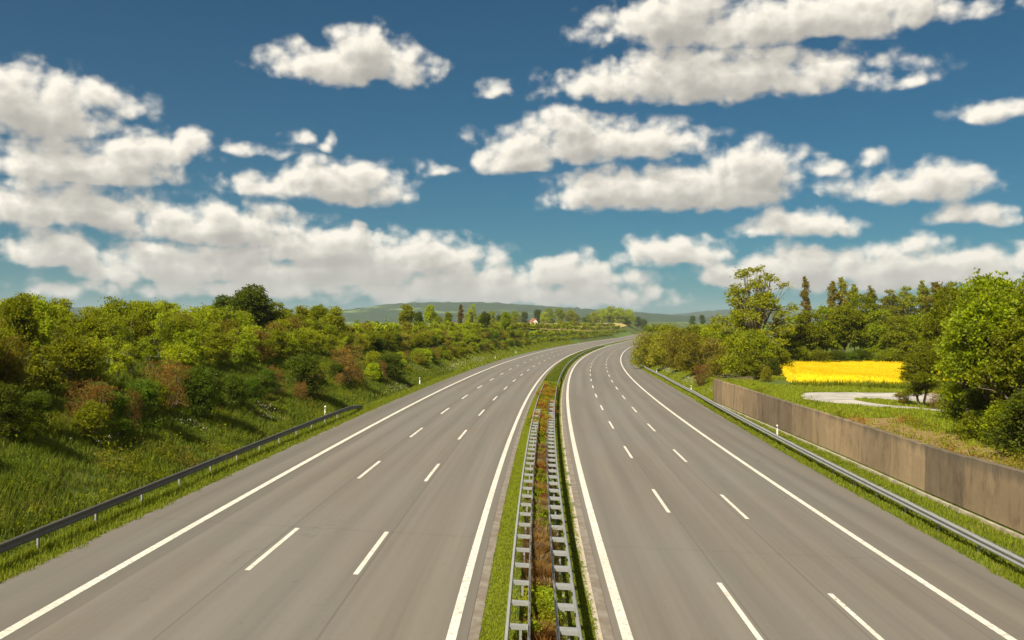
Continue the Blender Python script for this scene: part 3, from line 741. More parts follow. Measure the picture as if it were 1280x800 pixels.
def rand_lobes(rg, n, w, z0, z1, rmin, rmax, flat=.85, top_bias=.0):
    L = []
    for i in range(n):
        a = 2 * math.pi * i / n + rg.uniform(-.5, .5); f = rg.uniform(.25, 1.0); r = rg.uniform(rmin, rmax)
        z = z0 + (z1 - z0) * rg.uniform(0, 1)
        wid = (w - r) * f * (1.0 - .45 * max(0, (z - z0) / (z1 - z0)))
        L.append(((math.cos(a) * wid, math.sin(a) * wid, z), (r, r * rg.uniform(.85, 1.15), r * flat * rg.uniform(.85, 1.15))))
    return L
def build_protos():
    # shrubs: unit height about 3.4 m, several stems, foliage to the ground
    for key, leaf, seed, n, sz, el, dens, spr in (('shrub_green', 'leaf_green', 1, 9, .135, 1.5, 9500, .14), ('shrub_green2', 'leaf_green', 2, 8, .18, 1.7, 6500, .28),
            ('shrub_dark', 'leaf_dark', 3, 9, .105, 1.4, 13000, .08), ('shrub_light', 'leaf_light', 4, 9, .14, 1.6, 8500, .2), ('shrub_light2', 'leaf_light', 5, 7, .20, 1.9, 5200, .3),
            ('shrub_olive', 'leaf_olive', 6, 10, .11, 1.5, 11500, .1), ('shrub_russet', 'leaf_russet', 7, 8, .12, 1.6, 7500, .2), ('shrub_brown', 'leaf_brown', 8, 8, .10, 2.4, 6500, .25), ('shrub_brown2', 'leaf_brown', 9, 7, .095, 2.8, 5200, .3)):
        rg = np.random.default_rng(100 + seed)
        L = rand_lobes(rg, n, 1.75, .75, 2.5, .65, 1.05) + rand_lobes(rg, 5, 1.6, .35, .6, .5, .75, .7)
        L.append(((rg.normal() * .2, rg.normal() * .2, 2.4), (.95, .95, .9)))
        V, F = crown(rg, L, dens, sz, el, .33, 24, spr)
        V[:, 2] = np.where(V[:, 2] < .02, .02 + rg.uniform(0, .2, len(V)), V[:, 2])
        t = limbs(rg, L, .05, .9, 4, .22)
        plant_proto(key, np_mesh('crown_' + key, V, F, leaf), t.mesh('trunk_' + key, 'bark', True), 3.4)
    # upright feathery saplings
    for key, leaf, seed in (('sapling', 'leaf_light', 21), ('sapling2', 'leaf_green', 22)):
        rg = np.random.default_rng(seed); L = []
        for i in range(9):
            z = 1.2 + i * .36; r = .75 * (1 - abs(i - 3) / 9.0); L.append(((rg.normal() * .35, rg.normal() * .35, z), (r, r, .5)))
        V, F = crown(rg, L, 4200, .15, 1.7, .3, 16, .3); t = limbs(rg, L, .06, 1.4, 2, .1)
        plant_proto(key, np_mesh('crown_' + key, V, F, leaf), t.mesh('trunk_' + key, 'pale_bark', True), 4.8)
    # round trees, about 9 m
    for key, leaf, seed, dens, spr, nl in (('tree_round', 'leaf_green', 31, 17000, .1, 14), ('tree_dark', 'leaf_dark', 32, 19000, .08, 15), ('tree_light', 'leaf_light', 33, 14000, .2, 13), ('tree_green', 'leaf_green', 34, 15000, .16, 12)):
        rg = np.random.default_rng(seed); L = rand_lobes(rg, nl, 3.6, 2.7, 6.6, 1.15, 1.75)
        L += [((rg.normal() * .4, rg.normal() * .4, 7.2), (1.5, 1.5, 1.25)), ((0, 0, 5.0), (2.0, 2.0, 1.8))]
        V, F = crown(rg, L, dens, .24, 1.4, .5, 26, spr); t = limbs(rg, L, .19, 2.9)
        plant_proto(key, np_mesh('crown_' + key, V, F, leaf), t.mesh('trunk_' + key, 'bark', True), 8.9)
    # near trees beside the wall: finer leaves
    for key, leaf, seed, dens in (('tree_fine', 'leaf_green', 41, 34000), ('tree_fine2', 'leaf_green', 42, 30000)):
        rg = np.random.default_rng(seed); L = rand_lobes(rg, 20, 3.5, 1.6, 7.0, .8, 1.35); L += [((rg.normal() * .5, rg.normal() * .5, 7.7), (1.2, 1.2, 1.1)), ((0, 0, 4.2), (2.1, 2.1, 2.3)), ((.6, -.5, 6.3), (1.6, 1.6, 1.4))]
        V, F = crown(rg, L, dens, .165, 1.5, .36, 26, .16); t = limbs(rg, L, .17, 2.2, 2, .25)
        plant_proto(key, np_mesh('crown_' + key, V, F, leaf), t.mesh('trunk_' + key, 'bark', True), 8.9)
    # airy tall tree with pale limbs showing through
    rg = np.random.default_rng(51); L = []
    for i in range(44):
        f = (i + .5) / 44; z = 2.8 + 11.6 * f; a = i * 2.39996 + rg.uniform(-.5, .5)
        prof = math.sin(math.pi * (.16 + .80 * f)) ** .7; w = 4.9 * prof * (rg.uniform(.15, 1.0) ** .6); r = rg.uniform(.8, 1.35) * (1.1 - .35 * f)
        L.append(((math.cos(a) * w, math.sin(a) * w, z + rg.normal() * .3), (r, r, r * rg.uniform(.8, 1.2))))
    V, F = crown(rg, L, 17000, .25, 1.4, .5, 14, .35, .35); t = limbs(rg, L, .2, 4.2)
    plant_proto('tree_airy', np_mesh('crown_tree_airy', V, F, 'leaf_light'), t.mesh('trunk_tree_airy', 'pale_bark', True), 15.2)
    # poplars: columnar
    for key, leaf, seed, hh, wd, dens in (('poplar', 'leaf_russet', 61, 17, 1.6, 11000), ('poplar_green', 'leaf_poplar', 62, 15, 3.0, 16000), ('poplar_green2', 'leaf_poplar', 63, 14, 3.9, 17000)):
        rg = np.random.default_rng(seed); L = []
        for i in range(30):
            f = i / 29.0; z = 2.6 + (hh - 3.2) * f; r = 1.15 * wd * (.6 + .4 * math.sin(f * 3.0)) * (1 - .45 * f * f * f) * rg.uniform(.7, 1.05)
            a = rg.uniform(0, 6.28); L.append(((math.cos(a) * r * .42, math.sin(a) * r * .42, z + rg.normal() * .2), (r * .62, r * .62, .95)))
        V, F = crown(rg, L, dens, .28, 1.4, .45, 20, .2, .4); t = limbs(rg, L, .16, 3.0)
        plant_proto(key, np_mesh('crown_' + key, V, F, leaf), t.mesh('trunk_' + key, 'pale_bark', True), hh)
    # low median plants
    for key, leaf, seed, sz, el in (('weed_green', 'leaf_light', 71, .07, 1.5), ('weed_dark', 'leaf_green', 72, .07, 1.5), ('weed_gold', 'leaf_gold', 73, .06, 1.6), ('weed_rust', 'leaf_rust', 74, .055, 1.8)):
        rg = np.random.default_rng(seed); L = rand_lobes(rg, 6, .42, .12, .42, .14, .26)
        V, F = crown(rg, L, 1500, sz, el, .11, 12, .25, .3); V[:, 2] = np.maximum(V[:, 2], .01)
        t = limbs(rg, L, .008, .15, 3, .05); plant_proto(key, np_mesh('crown_' + key, V, F, leaf), t.mesh('trunk_' + key, 'bark', False), .62)
    # dry grass clump: arching straw blades
    for key, seed, leaf in (('dry_clump', 81, 'leaf_straw'), ('dry_clump2', 82, 'leaf_brown')):
        rg = np.random.default_rng(seed); n = 420; a = rg.uniform(0, 6.28, n); r0 = rg.uniform(0, .16, n); h = rg.uniform(.3, .72, n); ln = rg.uniform(.05, .42, n); w = .009
        V = []
        b = np.stack([np.cos(a) * r0, np.sin(a) * r0, np.zeros(n)], -1); dr = np.stack([np.cos(a), np.sin(a), np.zeros(n)], -1); sdv = np.stack([-np.sin(a), np.cos(a), np.zeros(n)], -1) * w
        m_ = b + dr * ln[:, None] * .45 + np.array([0, 0, 1]) * h[:, None] * .75; tp = b + dr * ln[:, None] * 1.2 + np.array([0, 0, 1]) * h[:, None]
        V = np.stack([b - sdv, b + sdv, m_ + sdv, m_ - sdv, tp + sdv * .3, tp - sdv * .3], 1).reshape(-1, 3); i = np.arange(n)[:, None] * 6
        F = np.concatenate([i + np.array([[0, 1, 2, 3]]), i + np.array([[3, 2, 4, 5]])])
        plant_proto(key, np_mesh('blades_' + key, V, F, leaf), None, .7)
build_protos()
build_right_land()

_rp = random.Random(77)
def plant(name, key, x, y, h, label, cat, group=None, wide=1.0, z=None, sink=.08):
    cm, tm, h0 = PLANT[key]; k = h / h0
    r = empty(name, (x, y, (gxy(x, y) if z is None else z) - sink), _rp.uniform(0, 6.28)); r.scale = (k * wide, k * wide, k)
    part = 'blades' if tm is None else 'crown'
    obj(part, cm, r)
    if tm is not None: obj('trunk' if name.endswith('tree') or 'poplar' in name else 'stems', tm, r)
    tag(r, label, cat, group); return r
def at(u, y): return (u - 631.8) / 1147.1 * y      # bearing (photo column) and distance ahead -> x

GL = 'shrubs of the thicket on the cutting bank'
LAB = {'shrub_green': 'mid green shrub', 'shrub_green2': 'loose green shrub', 'shrub_dark': 'dark green shrub', 'shrub_light': 'yellow-green shrub', 'shrub_light2': 'airy yellow-green shrub', 'shrub_olive': 'olive green shrub',
       'shrub_russet': 'russet-tinged shrub', 'shrub_brown': 'reddish brown shrub', 'shrub_brown2': 'thin brown half-bare shrub', 'sapling': 'slender light green sapling', 'sapling2': 'slender mid green sapling',
       'tree_round': 'round green tree', 'tree_light': 'yellow-green tree', 'tree_green': 'loose green tree', 'tree_dark': 'dark tree'}
_ones = ['', 'first', 'second', 'third', 'fourth', 'fifth', 'sixth', 'seventh', 'eighth', 'ninth', 'tenth', 'eleventh', 'twelfth', 'thirteenth', 'fourteenth', 'fifteenth', 'sixteenth', 'seventeenth', 'eighteenth', 'nineteenth']
_tens = ['', '', 'twent', 'thirt', 'fort', 'fift', 'sixt', 'sevent', 'eight', 'ninet']
def ordinal(n): return _ones[n] if n < 20 else (_tens[n // 10] + 'ieth' if n % 10 == 0 else _tens[n // 10] + 'y-' + _ones[n % 10])
_count = {}
def counted(kind, where):
    k = (kind, where); _count[k] = _count.get(k, 0) + 1
    return ordinal(_count[k]) + ' ' + kind + ' ' + where
def thicket_where(s, d):
    st = 'beside the dull guard rail' if s < 45 else 'around the dull guard rail end' if s < 80 else 'just past the dull guard rail' if s < 116 else 'at the start of the bend' if s < 200 else 'halfway round the bend' if s < 330 else 'on the far bend'
    row = 'along the thicket foot' if d > -22.9 else 'inside the thicket' if d > -26.3 else 'high in the thicket' if d > -31 else 'on the thicket crest' if d > -38 else 'behind the thicket crest'
    return row + ' ' + st
def build_left():
    rr = random.Random(9)
    def put(key, s, d, h, wide=1.0):
        x, y = world(s, d)
        tree = key.startswith('tree')
        plant('tree' if tree else ('sapling' if key.startswith('sap') else 'shrub'), key, float(x), float(y), h, counted(LAB[key], thicket_where(s, d)), 'tree' if tree else ('sapling' if key.startswith('sap') else 'shrub'), (('crest trees' if tree else 'saplings' if key.startswith('sap') else 'shrubs') + ' of the thicket on the cutting bank'), wide)
    front = ['shrub_green', 'shrub_dark', 'shrub_brown', 'shrub_green2', 'shrub_brown2', 'shrub_russet', 'shrub_dark', 'shrub_light', 'shrub_brown']
    midr = ['shrub_green', 'shrub_light', 'shrub_green2', 'shrub_light2', 'shrub_olive', 'shrub_green', 'sapling', 'shrub_russet', 'sapling2']
    # near thicket
    s = 14.0
    while s < 112:
        f = (s - 14) / 98
        if rr.random() < .86: put(rr.choice(front), s + rr.uniform(-1, 1), -19.3 + 1.3 * sstep(s, 38, 62) - rr.uniform(0, 1.6), rr.uniform(1.6, 2.7), rr.uniform(.95, 1.25))
        s += rr.uniform(2.2, 3.4)
    s = 18.0
    while s < 118:
        f = (s - 18) / 100
        put(rr.choice(midr), s, -23.4 - rr.uniform(0, 1.4), rr.uniform(2.6, 3.7) * (1 - .2 * f), rr.uniform(.95, 1.2)); s += rr.uniform(2.4, 3.4)
    s = 22.0
    while s < 118:
        f = (s - 22) / 96
        put(rr.choice(midr + ['tree_light', 'shrub_green']), s, -27.6 - rr.uniform(0, 1.6), rr.uniform(3.4, 4.3) * (1 - .2 * f), rr.uniform(.9, 1.1)); s += rr.uniform(2.6, 3.6)
    s = 28.0
    while s < 118:
        put(rr.choice(['tree_round', 'tree_light', 'tree_green', 'shrub_green', 'shrub_light']), s, -32.5 - rr.uniform(0, 2.5), rr.uniform(4.4, 5.2), rr.uniform(.9, 1.1)); s += rr.uniform(3.0, 4.2)
    s = 42.0
    while s < 105:
        put(rr.choice(['tree_round', 'tree_light', 'tree_green']), s, -40 - rr.uniform(0, 3), rr.uniform(5.2, 6.2), 1.0); s += rr.uniform(4.4, 6)
    # along the bend the shrubs get lower
    far_mass = []
    for d0, h0, h1, step, s0, s1 in ((-18.6, 1.5, 2.5, 2.9, 114, 330), (-22.6, 2.4, 3.4, 3.5, 118, 330), (-26.6, 2.6, 3.6, 3.4, 118, 330), (-22.5, 2.2, 3.2, 5.0, 330, 560), (-29, 2.4, 3.4, 5.5, 300, 600), (-18.6, 1.3, 2.1, 4.5, 290, 800), (-21.5, 2.0, 3.0, 7.0, 560, 1000), (-27, 2.6, 4.0, 9.0, 600, 1000), (-33, 2.4, 3.6, 9.0, 560, 1000)):
        s = s0
        while s < s1:
            if s > 330 or d0 < -26:
                far_mass.append((s, d0 - rr.uniform(0, 1.8), rr.uniform(h0, h1), rr.uniform(1.0, 1.35), rr.choice([0, 0, 1, 1, 2]))); s += step * rr.uniform(.75, 1.25); continue
            put(rr.choice(front + midr[:6]) if d0 > -22 else rr.choice(midr[:6] + ['shrub_russet', 'shrub_dark']), s, d0 - rr.uniform(0, 1.8), rr.uniform(h0, h1), rr.uniform(1.0, 1.35)); s += step * rr.uniform(.75, 1.25)
    rgm = np.random.default_rng(17)
    for q, (leaf, lab) in enumerate((('leaf_green', 'mass of green shrubs low along the far bank crest'), ('leaf_light', 'mass of yellow-green shrubs low along the far bank crest'), ('leaf_olive', 'mass of olive shrubs low along the far bank crest'))):
        VV = []; FF = []; nv = 0
        for s_, d_, h_, w_, c_ in far_mass:
            if c_ != q: continue
            x, y = world(s_, d_); z = float(ground_z(s_, d_)); k = h_ / 3.4
            L = rand_lobes(rgm, 7, 1.8 * w_ * k, .5 * k, 2.5 * k, .6 * k, 1.0 * k) + [((0, 0, 2.3 * k), (1.0 * k, 1.0 * k, .9 * k))]
            V, F = crown(rgm, L, 900, .22 + s_ * .0005, 1.4, .35 * k, 10, .15); V[:, 2] = np.maximum(V[:, 2], .02)
            VV.append(V + np.array([x, y, z])); FF.append(F + nv); nv += len(V)
        o = obj('undergrowth', np_mesh('undergrowth', np.concatenate(VV), np.concatenate(FF), leaf)); tag(o, lab, 'shrubs', kind='stuff')
    # named individuals
    def T(name, key, u, Y, vtop, lab, cat='tree', wide=1.0, dz=0.0):
        x = at(u, Y); g = gxy(x, Y); top = CAM_Z + (402.2 - vtop) / 1147.1 * Y; plant(name, key, x, Y, top - g, lab, cat, None, wide)
    T('tree', 'tree_dark', 312, 112, 352, 'tall dark round-topped tree rising above the thicket', wide=1.25)
    T('tree', 'tree_dark', 282, 118, 366, 'dark tree at the shoulder of the tall round-topped one', wide=1.1)
    T('tree', 'tree_round', 345, 116, 374, 'lower green tree just beside the tall dark round-topped one', wide=1.1)
    T('tree', 'tree_light', 378, 122, 379, 'yellowish tree standing on the thicket crest, second past the tall dark one', wide=1.0)
    T('tree', 'tree_light', 418, 128, 380, 'yellow-green tree at the edge of the gap showing the hill', wide=1.0)
    T('tree', 'tree_green', 398, 135, 377, 'loose green tree behind the yellowish crest trees', wide=1.0)
    T('tree', 'tree_green', 25, 52, 360, 'feathery green tree sticking up highest at the near end of the thicket', wide=.7)
    T('tree', 'tree_light', 48, 56, 364, 'thin-topped tree beside the highest near end of the thicket', wide=.6)
    T('tree', 'tree_light', 508, 250, 378, 'bright yellow-green broad tree in front of the hill, nearer the gap', wide=.95)
    T('tree', 'tree_light', 538, 262, 379, 'bright yellow-green tree in front of the hill, second past the gap', wide=.8)
    T('tree', 'tree_dark', 523, 280, 388, 'darker tree between the two bright trees in front of the hill', wide=.8)
    T('tree', 'tree_green', 560, 270, 388, 'small pointed green tree past the two bright trees', wide=.7)
    T('tree', 'poplar', 576, 300, 380, 'russet slim tree in front of the hill', wide=1.3)
    T('tree', 'tree_airy', 590, 280, 380, 'thin grey-green tree with open branches in front of the hill', wide=.8)
    T('tree', 'tree_dark', 606, 290, 388, 'dark green tree above the bank where the bend begins', wide=.8)
    T('tree', 'tree_green', 632, 320, 387, 'small round green tree above the bank halfway along the bend', wide=.8)
    T('tree', 'tree_dark', 460, 330, 400, 'small dark round tree in the meadow gap', wide=1.0)
    T('tree', 'tree_dark', 472, 330, 401, 'second small dark round tree in the meadow gap', wide=1.0)
    T('tree', 'tree_round', 446, 330, 399, 'small dark tree at the near side of the meadow gap', wide=1.0)
    T('shrub', 'shrub_dark', 178, 50, 470, 'large dark green shrub standing forward on the grassy bank', 'shrub', 1.05)
    T('shrub', 'shrub_brown', 166, 49, 482, 'brown twiggy shrub at the side of the large dark green one', 'shrub', .6)
    T('shrub', 'shrub_dark', 245, 57, 455, 'dark shrub with pale flower heads below the russet patch', 'shrub', 1.0)
    T('shrub', 'shrub_brown', 212, 56, 445, 'big reddish brown shrub in the middle of the near thicket', 'shrub', 1.1)
    T('shrub', 'shrub_brown', 118, 46, 470, 'reddish brown shrub low in the near thicket', 'shrub', 1.1)
    T('shrub', 'shrub_light2', 20, 40, 505, 'yellowish leafy shrub nearest the camera at the foot of the thicket', 'shrub', 1.3)
    T('shrub', 'shrub_dark', 378, 80, 440, 'rounded dark green shrub above the end of the dull guard rail', 'shrub', 1.2)
    T('shrub', 'shrub_brown', 432, 96, 428, 'upright reddish brown shrub in the thicket past the end of the dull guard rail', 'shrub', 1.0)
    T('shrub', 'shrub_dark', 486, 115, 440, 'dark low shrub casting shade on the bank before the bend', 'shrub', 1.4)
    # far tree groups beyond the grain field
    far = [(645, 820, 388, 'shrub_green', 'distant green tree standing nearest the hill crest beyond the grain field'), (672, 980, 386, 'shrub_dark', 'distant dark tree behind the white gabled house'),
           (688, 960, 385, 'shrub_green2', 'distant green tree past the white gabled house'), (701, 950, 384, 'shrub_green', 'distant tree, tallest of the row past the white gabled house'), (714, 960, 386, 'shrub_light', 'distant lighter tree at the end of the row past the white gabled house'),
           (656, 960, 389, 'shrub_dark', 'low distant dark tree left of the white gabled house'), (730, 1100, 396, 'shrub_dark', 'low distant dark bush between the tree row and pale willows'), (743, 1150, 389, 'shrub_light', 'distant pale willow, first of the willow clump'),
           (753, 1150, 384, 'shrub_light2', 'distant pale willow, second of the willow clump'), (764, 1160, 382, 'shrub_light', 'distant pale willow, third of the willow clump'), (775, 1150, 383, 'shrub_light2', 'distant pale willow, fourth of the willow clump'),
           (786, 1160, 386, 'shrub_light', 'distant pale willow, last of the willow clump'), (797, 1250, 395, 'shrub_dark', 'low distant dark tree beyond the willow clump'), (805, 1280, 398, 'shrub_dark', 'lowest distant dark tree beyond the willow clump'),
           (866, 1200, 394, 'shrub_dark', 'far dark grove tree on the horizon inside the bend'), (878, 1200, 393, 'shrub_dark', 'second far dark grove tree on the horizon inside the bend'), (891, 1180, 395, 'shrub_green', 'last far grove tree on the horizon inside the bend')]
    far += [(u, Y, vt, k, 'distant ' + lab + ' in the belt of trees before the hill') for u, Y, vt, k, lab in (
        (586, 620, 389, 'shrub_light', 'light green tree'), (600, 640, 392, 'shrub_green', 'squat green tree'), (614, 700, 389, 'shrub_green2', 'ragged green tree'), (624, 720, 393, 'shrub_dark', 'dark low tree'), (638, 760, 391, 'shrub_light2', 'pale ragged tree'),
        (549, 520, 394, 'shrub_green', 'low green tree nearest the bright pair'), (680, 940, 389, 'shrub_light', 'yellowish tree beside the white gabled house'), (721, 1000, 392, 'shrub_green', 'small green tree before the willow clump'), (736, 1100, 393, 'shrub_green2', 'greenish bush against the willow clump'))]
    for u, Y, vt, key, lab in far: T('tree', key, u, Y, vt, lab, wide=1.0 if 'willow' in lab else .85)
build_left()

def build_right():
    rr = random.Random(21)
    def T(name, key, u, Y, vtop, lab, cat='tree', wide=1.0, group=None):
        x = at(u, Y); g = gxy(x, Y); top = CAM_Z + (402.2 - vtop) / 1147.1 * Y; plant(name, key, x, Y, max(.6, top - g), lab, cat, group, wide)
    # bushes inside the bend
    B = [(812, 205, 413, 'shrub_olive', 'rounded olive-brown bush at the tip where the road disappears', 1.3), (832, 185, 412, 'shrub_olive', 'rounded olive bush, second from where the road disappears', 1.25),
         (852, 168, 410, 'shrub_olive', 'large olive bush, third from where the road disappears', 1.2), (872, 150, 414, 'shrub_olive', 'broad olive bush above the bright grass slope', 1.25),
         (893, 138, 420, 'shrub_russet', 'russet-tinged bush on the slope beyond the wall end', 1.0), (876, 132, 452, 'shrub_brown', 'low reddish brown shrub at the foot of the olive bushes', 1.0),
         (905, 128, 428, 'shrub_olive', 'olive bush just beyond the end of the concrete wall', 1.0), (925, 122, 418, 'shrub_light', 'yellow-green bush behind the end of the concrete wall', 1.1),
         (948, 122, 412, 'shrub_green', 'green bush under the tall airy tree', 1.1), (938, 114, 436, 'shrub_green2', 'loose green bush beside the safety railing', 1.0), (968, 116, 446, 'shrub_dark', 'dark green bush at the corner of the rapeseed field', .95),
         (958, 108, 456, 'shrub_olive', 'low olive bush in front of the dark one at the field corner', .9), (915, 150, 408, 'shrub_green', 'green bush on the crest behind the wall end', 1.2), (890, 170, 407, 'shrub_light', 'yellow-green bush on the crest behind the olive bushes', 1.3),
         (862, 215, 405, 'shrub_green', 'green bush on the crest, second along the bend', 1.4), (838, 240, 404, 'shrub_light', 'yellow-green bush on the crest, farthest along the bend', 1.4), (822, 262, 406, 'shrub_green2', 'small green bush on the far crest inside the bend', 1.4),
         (905, 190, 404, 'shrub_green', 'green bush low behind the crest beside the tall airy tree', 1.4), (880, 240, 403, 'shrub_light2', 'airy yellow-green bush far behind the crest', 1.5), (975, 124, 430, 'shrub_green', 'tall green bush at the near end of the field hedge', 1.0)]
    for u, Y, vt, key, lab, w in B: T('shrub', key, u, Y, vt, lab, 'shrub', w)
    T('tree', 'tree_airy', 945, 150, 334, 'tall airy light green tree with visible branches above the bushes', wide=1.32)
    T('tree', 'tree_light', 928, 156, 362, 'smaller light green tree merged into the side of the tall airy tree', wide=.8)
    # trees behind the field
    for u, Y, vt, key, lab, w in ((992, 158, 390, 'tree_round', 'green tree at the open end of the row behind the rapeseed field', 1.2), (1012, 156, 384, 'tree_round', 'green tree, second in the row behind the rapeseed field', 1.1), (1034, 160, 378, 'tree_round', 'green tree, third in the row behind the rapeseed field', 1.0),
                               (1056, 158, 376, 'tree_green', 'loose green tree, fourth in the row behind the rapeseed field', 1.0), (1078, 160, 362, 'tree_round', 'tallest green tree of the row behind the rapeseed field', .85), (1100, 156, 382, 'tree_round', 'green tree, sixth in the row behind the rapeseed field', 1.0),
                               (1124, 152, 392, 'tree_round', 'rounded green tree behind the field next to the near trees', 1.2), (1148, 156, 388, 'tree_green', 'loose tree half hidden behind the near trees', 1.2)):
        T('tree', key, u, Y, vt, lab, wide=w)
    for u, Y, vt, key, lab, w in ((1007, 200, 345, 'poplar', 'lone slender russet poplar standing apart from the others', .75), (1040, 190, 351, 'poplar', 'slender russet poplar, first of a close pair', 1.0), (1053, 192, 346, 'poplar', 'slender russet poplar, second of a close pair', 1.0),
                               (1068, 200, 358, 'poplar_green', 'green poplar just past the russet pair', .9), (1088, 205, 360, 'poplar_green', 'green poplar, second past the russet pair', .8), (1112, 205, 362, 'poplar_green2', 'broad green poplar with sky showing beside its stem', .8),
                               (1132, 205, 358, 'poplar_green2', 'broad green poplar, middle of the tall back row', .8), (1152, 205, 354, 'poplar_green', 'green poplar, tallest of the back row', .9), (1172, 200, 352, 'poplar', 'russet poplar at the edge of the near trees', 1.7), (1190, 205, 352, 'poplar_green2', 'green poplar half hidden by the near trees', .8)):
        T('poplar', key, u, Y, vt, lab, 'poplar', w)
    # low hedge under the row behind the field
    for k in range(12):
        T('shrub', rr.choice(['shrub_dark', 'shrub_green', 'shrub_green2']), 988 + 15 * k, 150 + rr.uniform(-1, 1), 436 + rr.uniform(-6, 5), counted('green hedge bush', 'along the back edge of the rapeseed field'), 'shrub', 1.3, 'hedge bushes along the back of the rapeseed field')
    # near trees beside the wall
    for u, Y, vt, key, lab, w in ((1252, 53, 338, 'tree_fine', 'large leafy green tree behind the wall, nearest and tallest on that side', 1.1), (1216, 62, 350, 'tree_fine2', 'leafy green tree just behind the large one above the wall', .8), (1292, 50, 346, 'tree_fine2', 'leafy green tree cut by the picture edge above the wall', 1.0),
                               (1190, 80, 354, 'tree_fine', 'green tree at the open side of the near clump', .8), (1275, 70, 342, 'tree_fine2', 'green tree deep in the near clump', 1.0), (1235, 84, 348, 'tree_fine', 'green tree at the back of the near clump', 1.0)):
        T('tree', key, u, Y, vt, lab, wide=w)
    T('tree', 'tree_fine2', 1152, 77, 424, 'small round-headed tree with visible trunk beside the gravel lane', wide=1.15)
    for u, Y, vt, key, lab, w in ((1128, 79, 488, 'shrub_russet', 'low russet bush at the foot of the small round-headed tree', 1.6), (1172, 74, 486, 'shrub_brown', 'reddish brown low shrub beside the small tree trunk', 1.3), (1196, 66, 470, 'shrub_green', 'green bush below the near tree clump', 1.1),
                               (1228, 58, 480, 'shrub_dark', 'dark green bush under the large leafy tree', 1.2), (1262, 51, 490, 'shrub_green', 'green bush at the wall top below the large leafy tree', 1.2), (1290, 47, 480, 'shrub_dark', 'dark bush at the picture edge above the wall', 1.3), (1212, 54, 512, 'shrub_green2', 'loose low bush overhanging the bare soil above the wall', 1.1)):
        T('shrub', key, u, Y, vt, lab, 'shrub', w)
build_right()

# ------------------------------------------------------------------ median plants
def build_median():
    rr = random.Random(31); G = 'plants growing between the median guard rails'
    lab = {'weed_green': 'light green weed', 'weed_dark': 'mid green weed', 'dry_clump': 'straw-coloured dry tussock', 'dry_clump2': 'brown dry tussock', 'weed_gold': 'golden yellow low plant', 'weed_rust': 'rust red low plant'}
    s = 5.0
    while s < 112:
        z = s % 21
        if s < 9: ch = ['dry_clump2', 'weed_green', 'weed_dark', 'dry_clump2']
        elif s < 13: ch = ['weed_green', 'weed_dark', 'weed_green']
        elif s < 20.5: ch = ['dry_clump', 'dry_clump2', 'dry_clump']
        elif s < 26: ch = ['weed_green', 'dry_clump', 'weed_dark', 'weed_green']
        elif s < 50: ch = ['weed_green', 'dry_clump', 'dry_clump2', 'weed_rust', 'weed_dark']
        elif s < 66: ch = ['weed_green', 'weed_dark', 'weed_gold', 'weed_rust']
        else: ch = ['weed_gold', 'weed_rust', 'weed_green', 'weed_green', 'weed_gold', 'weed_dark']
        for d in ((2.2, 2.55) if s < 58 else (1.75, 2.15, 2.5, 2.9)):
            k = rr.choice(ch); dd = d + rr.uniform(-.12, .12); ss_ = s + rr.uniform(-.3, .3); x, y = world(ss_, dd)
            plant('straw_tussock' if k.startswith('dry') else 'weed', k, float(x), float(y), rr.uniform(.42, .78) if s < 58 else rr.uniform(.6, .95), counted(lab[k], 'up the median between the ladder-like rails' if s < 58 else 'up the median past the ladder rungs'), 'grass' if k.startswith('dry') else 'plant', G, rr.uniform(.9, 1.3), float(rz(ss_, dd)) - .03, .02)
        s += .62 if s < 40 else .95
build_median()

# ------------------------------------------------------------------ grass
def tufts(rg, X, Y, Z, h, w, blades=6, spread=.09, lean=.5):
    n = len(X); k = n * blades; i = np.repeat(np.arange(n), blades)
    a = rg.uniform(0, 6.28, k); r = spread * np.sqrt(rg.uniform(0, 1, k)); b = np.stack([X[i] + np.cos(a) * r, Y[i] + np.sin(a) * r, Z[i] - .02], -1)
    a2 = a + rg.normal(size=k) * .8; hh = np.broadcast_to(h, (n,))[i] * rg.uniform(.5, 1.25, k); ln = lean * hh * rg.uniform(.1, 1, k)
    dr = np.stack([np.cos(a2), np.sin(a2), np.zeros(k)], -1); sv = np.stack([-np.sin(a2), np.cos(a2), np.zeros(k)], -1) * (np.broadcast_to(w, (n,))[i] * rg.uniform(.6, 1.3, k))[:, None]
    up = np.array([0, 0, 1.0]); m_ = b + dr * ln[:, None] * .35 + up * hh[:, None] * .62; tp = b + dr * ln[:, None] + up * hh[:, None]
    V = np.stack([b - sv, b + sv, m_ + sv * .7, m_ - sv * .7, tp], 1).reshape(-1, 3); j = np.arange(k)[:, None] * 5
    F = np.concatenate([j + np.array([[0, 1, 2]]), j + np.array([[0, 2, 3]]), j + np.array([[3, 2, 4]])])
    return V, F
def grass(name_label, s, d, h, w, m, seed, blades=6, road=False, spread=.09, lean=.5):
    rg = np.random.default_rng(seed); X, Y = world(s, d); Z = (rz(s, d) - .03) if road else ground_z(s, d)
    V, F = tufts(rg, X, Y, Z, h, w, blades, spread, lean); o = obj('grass', np_mesh('grass', V, F, m)); tag(o, name_label, 'grass', kind='stuff'); return o
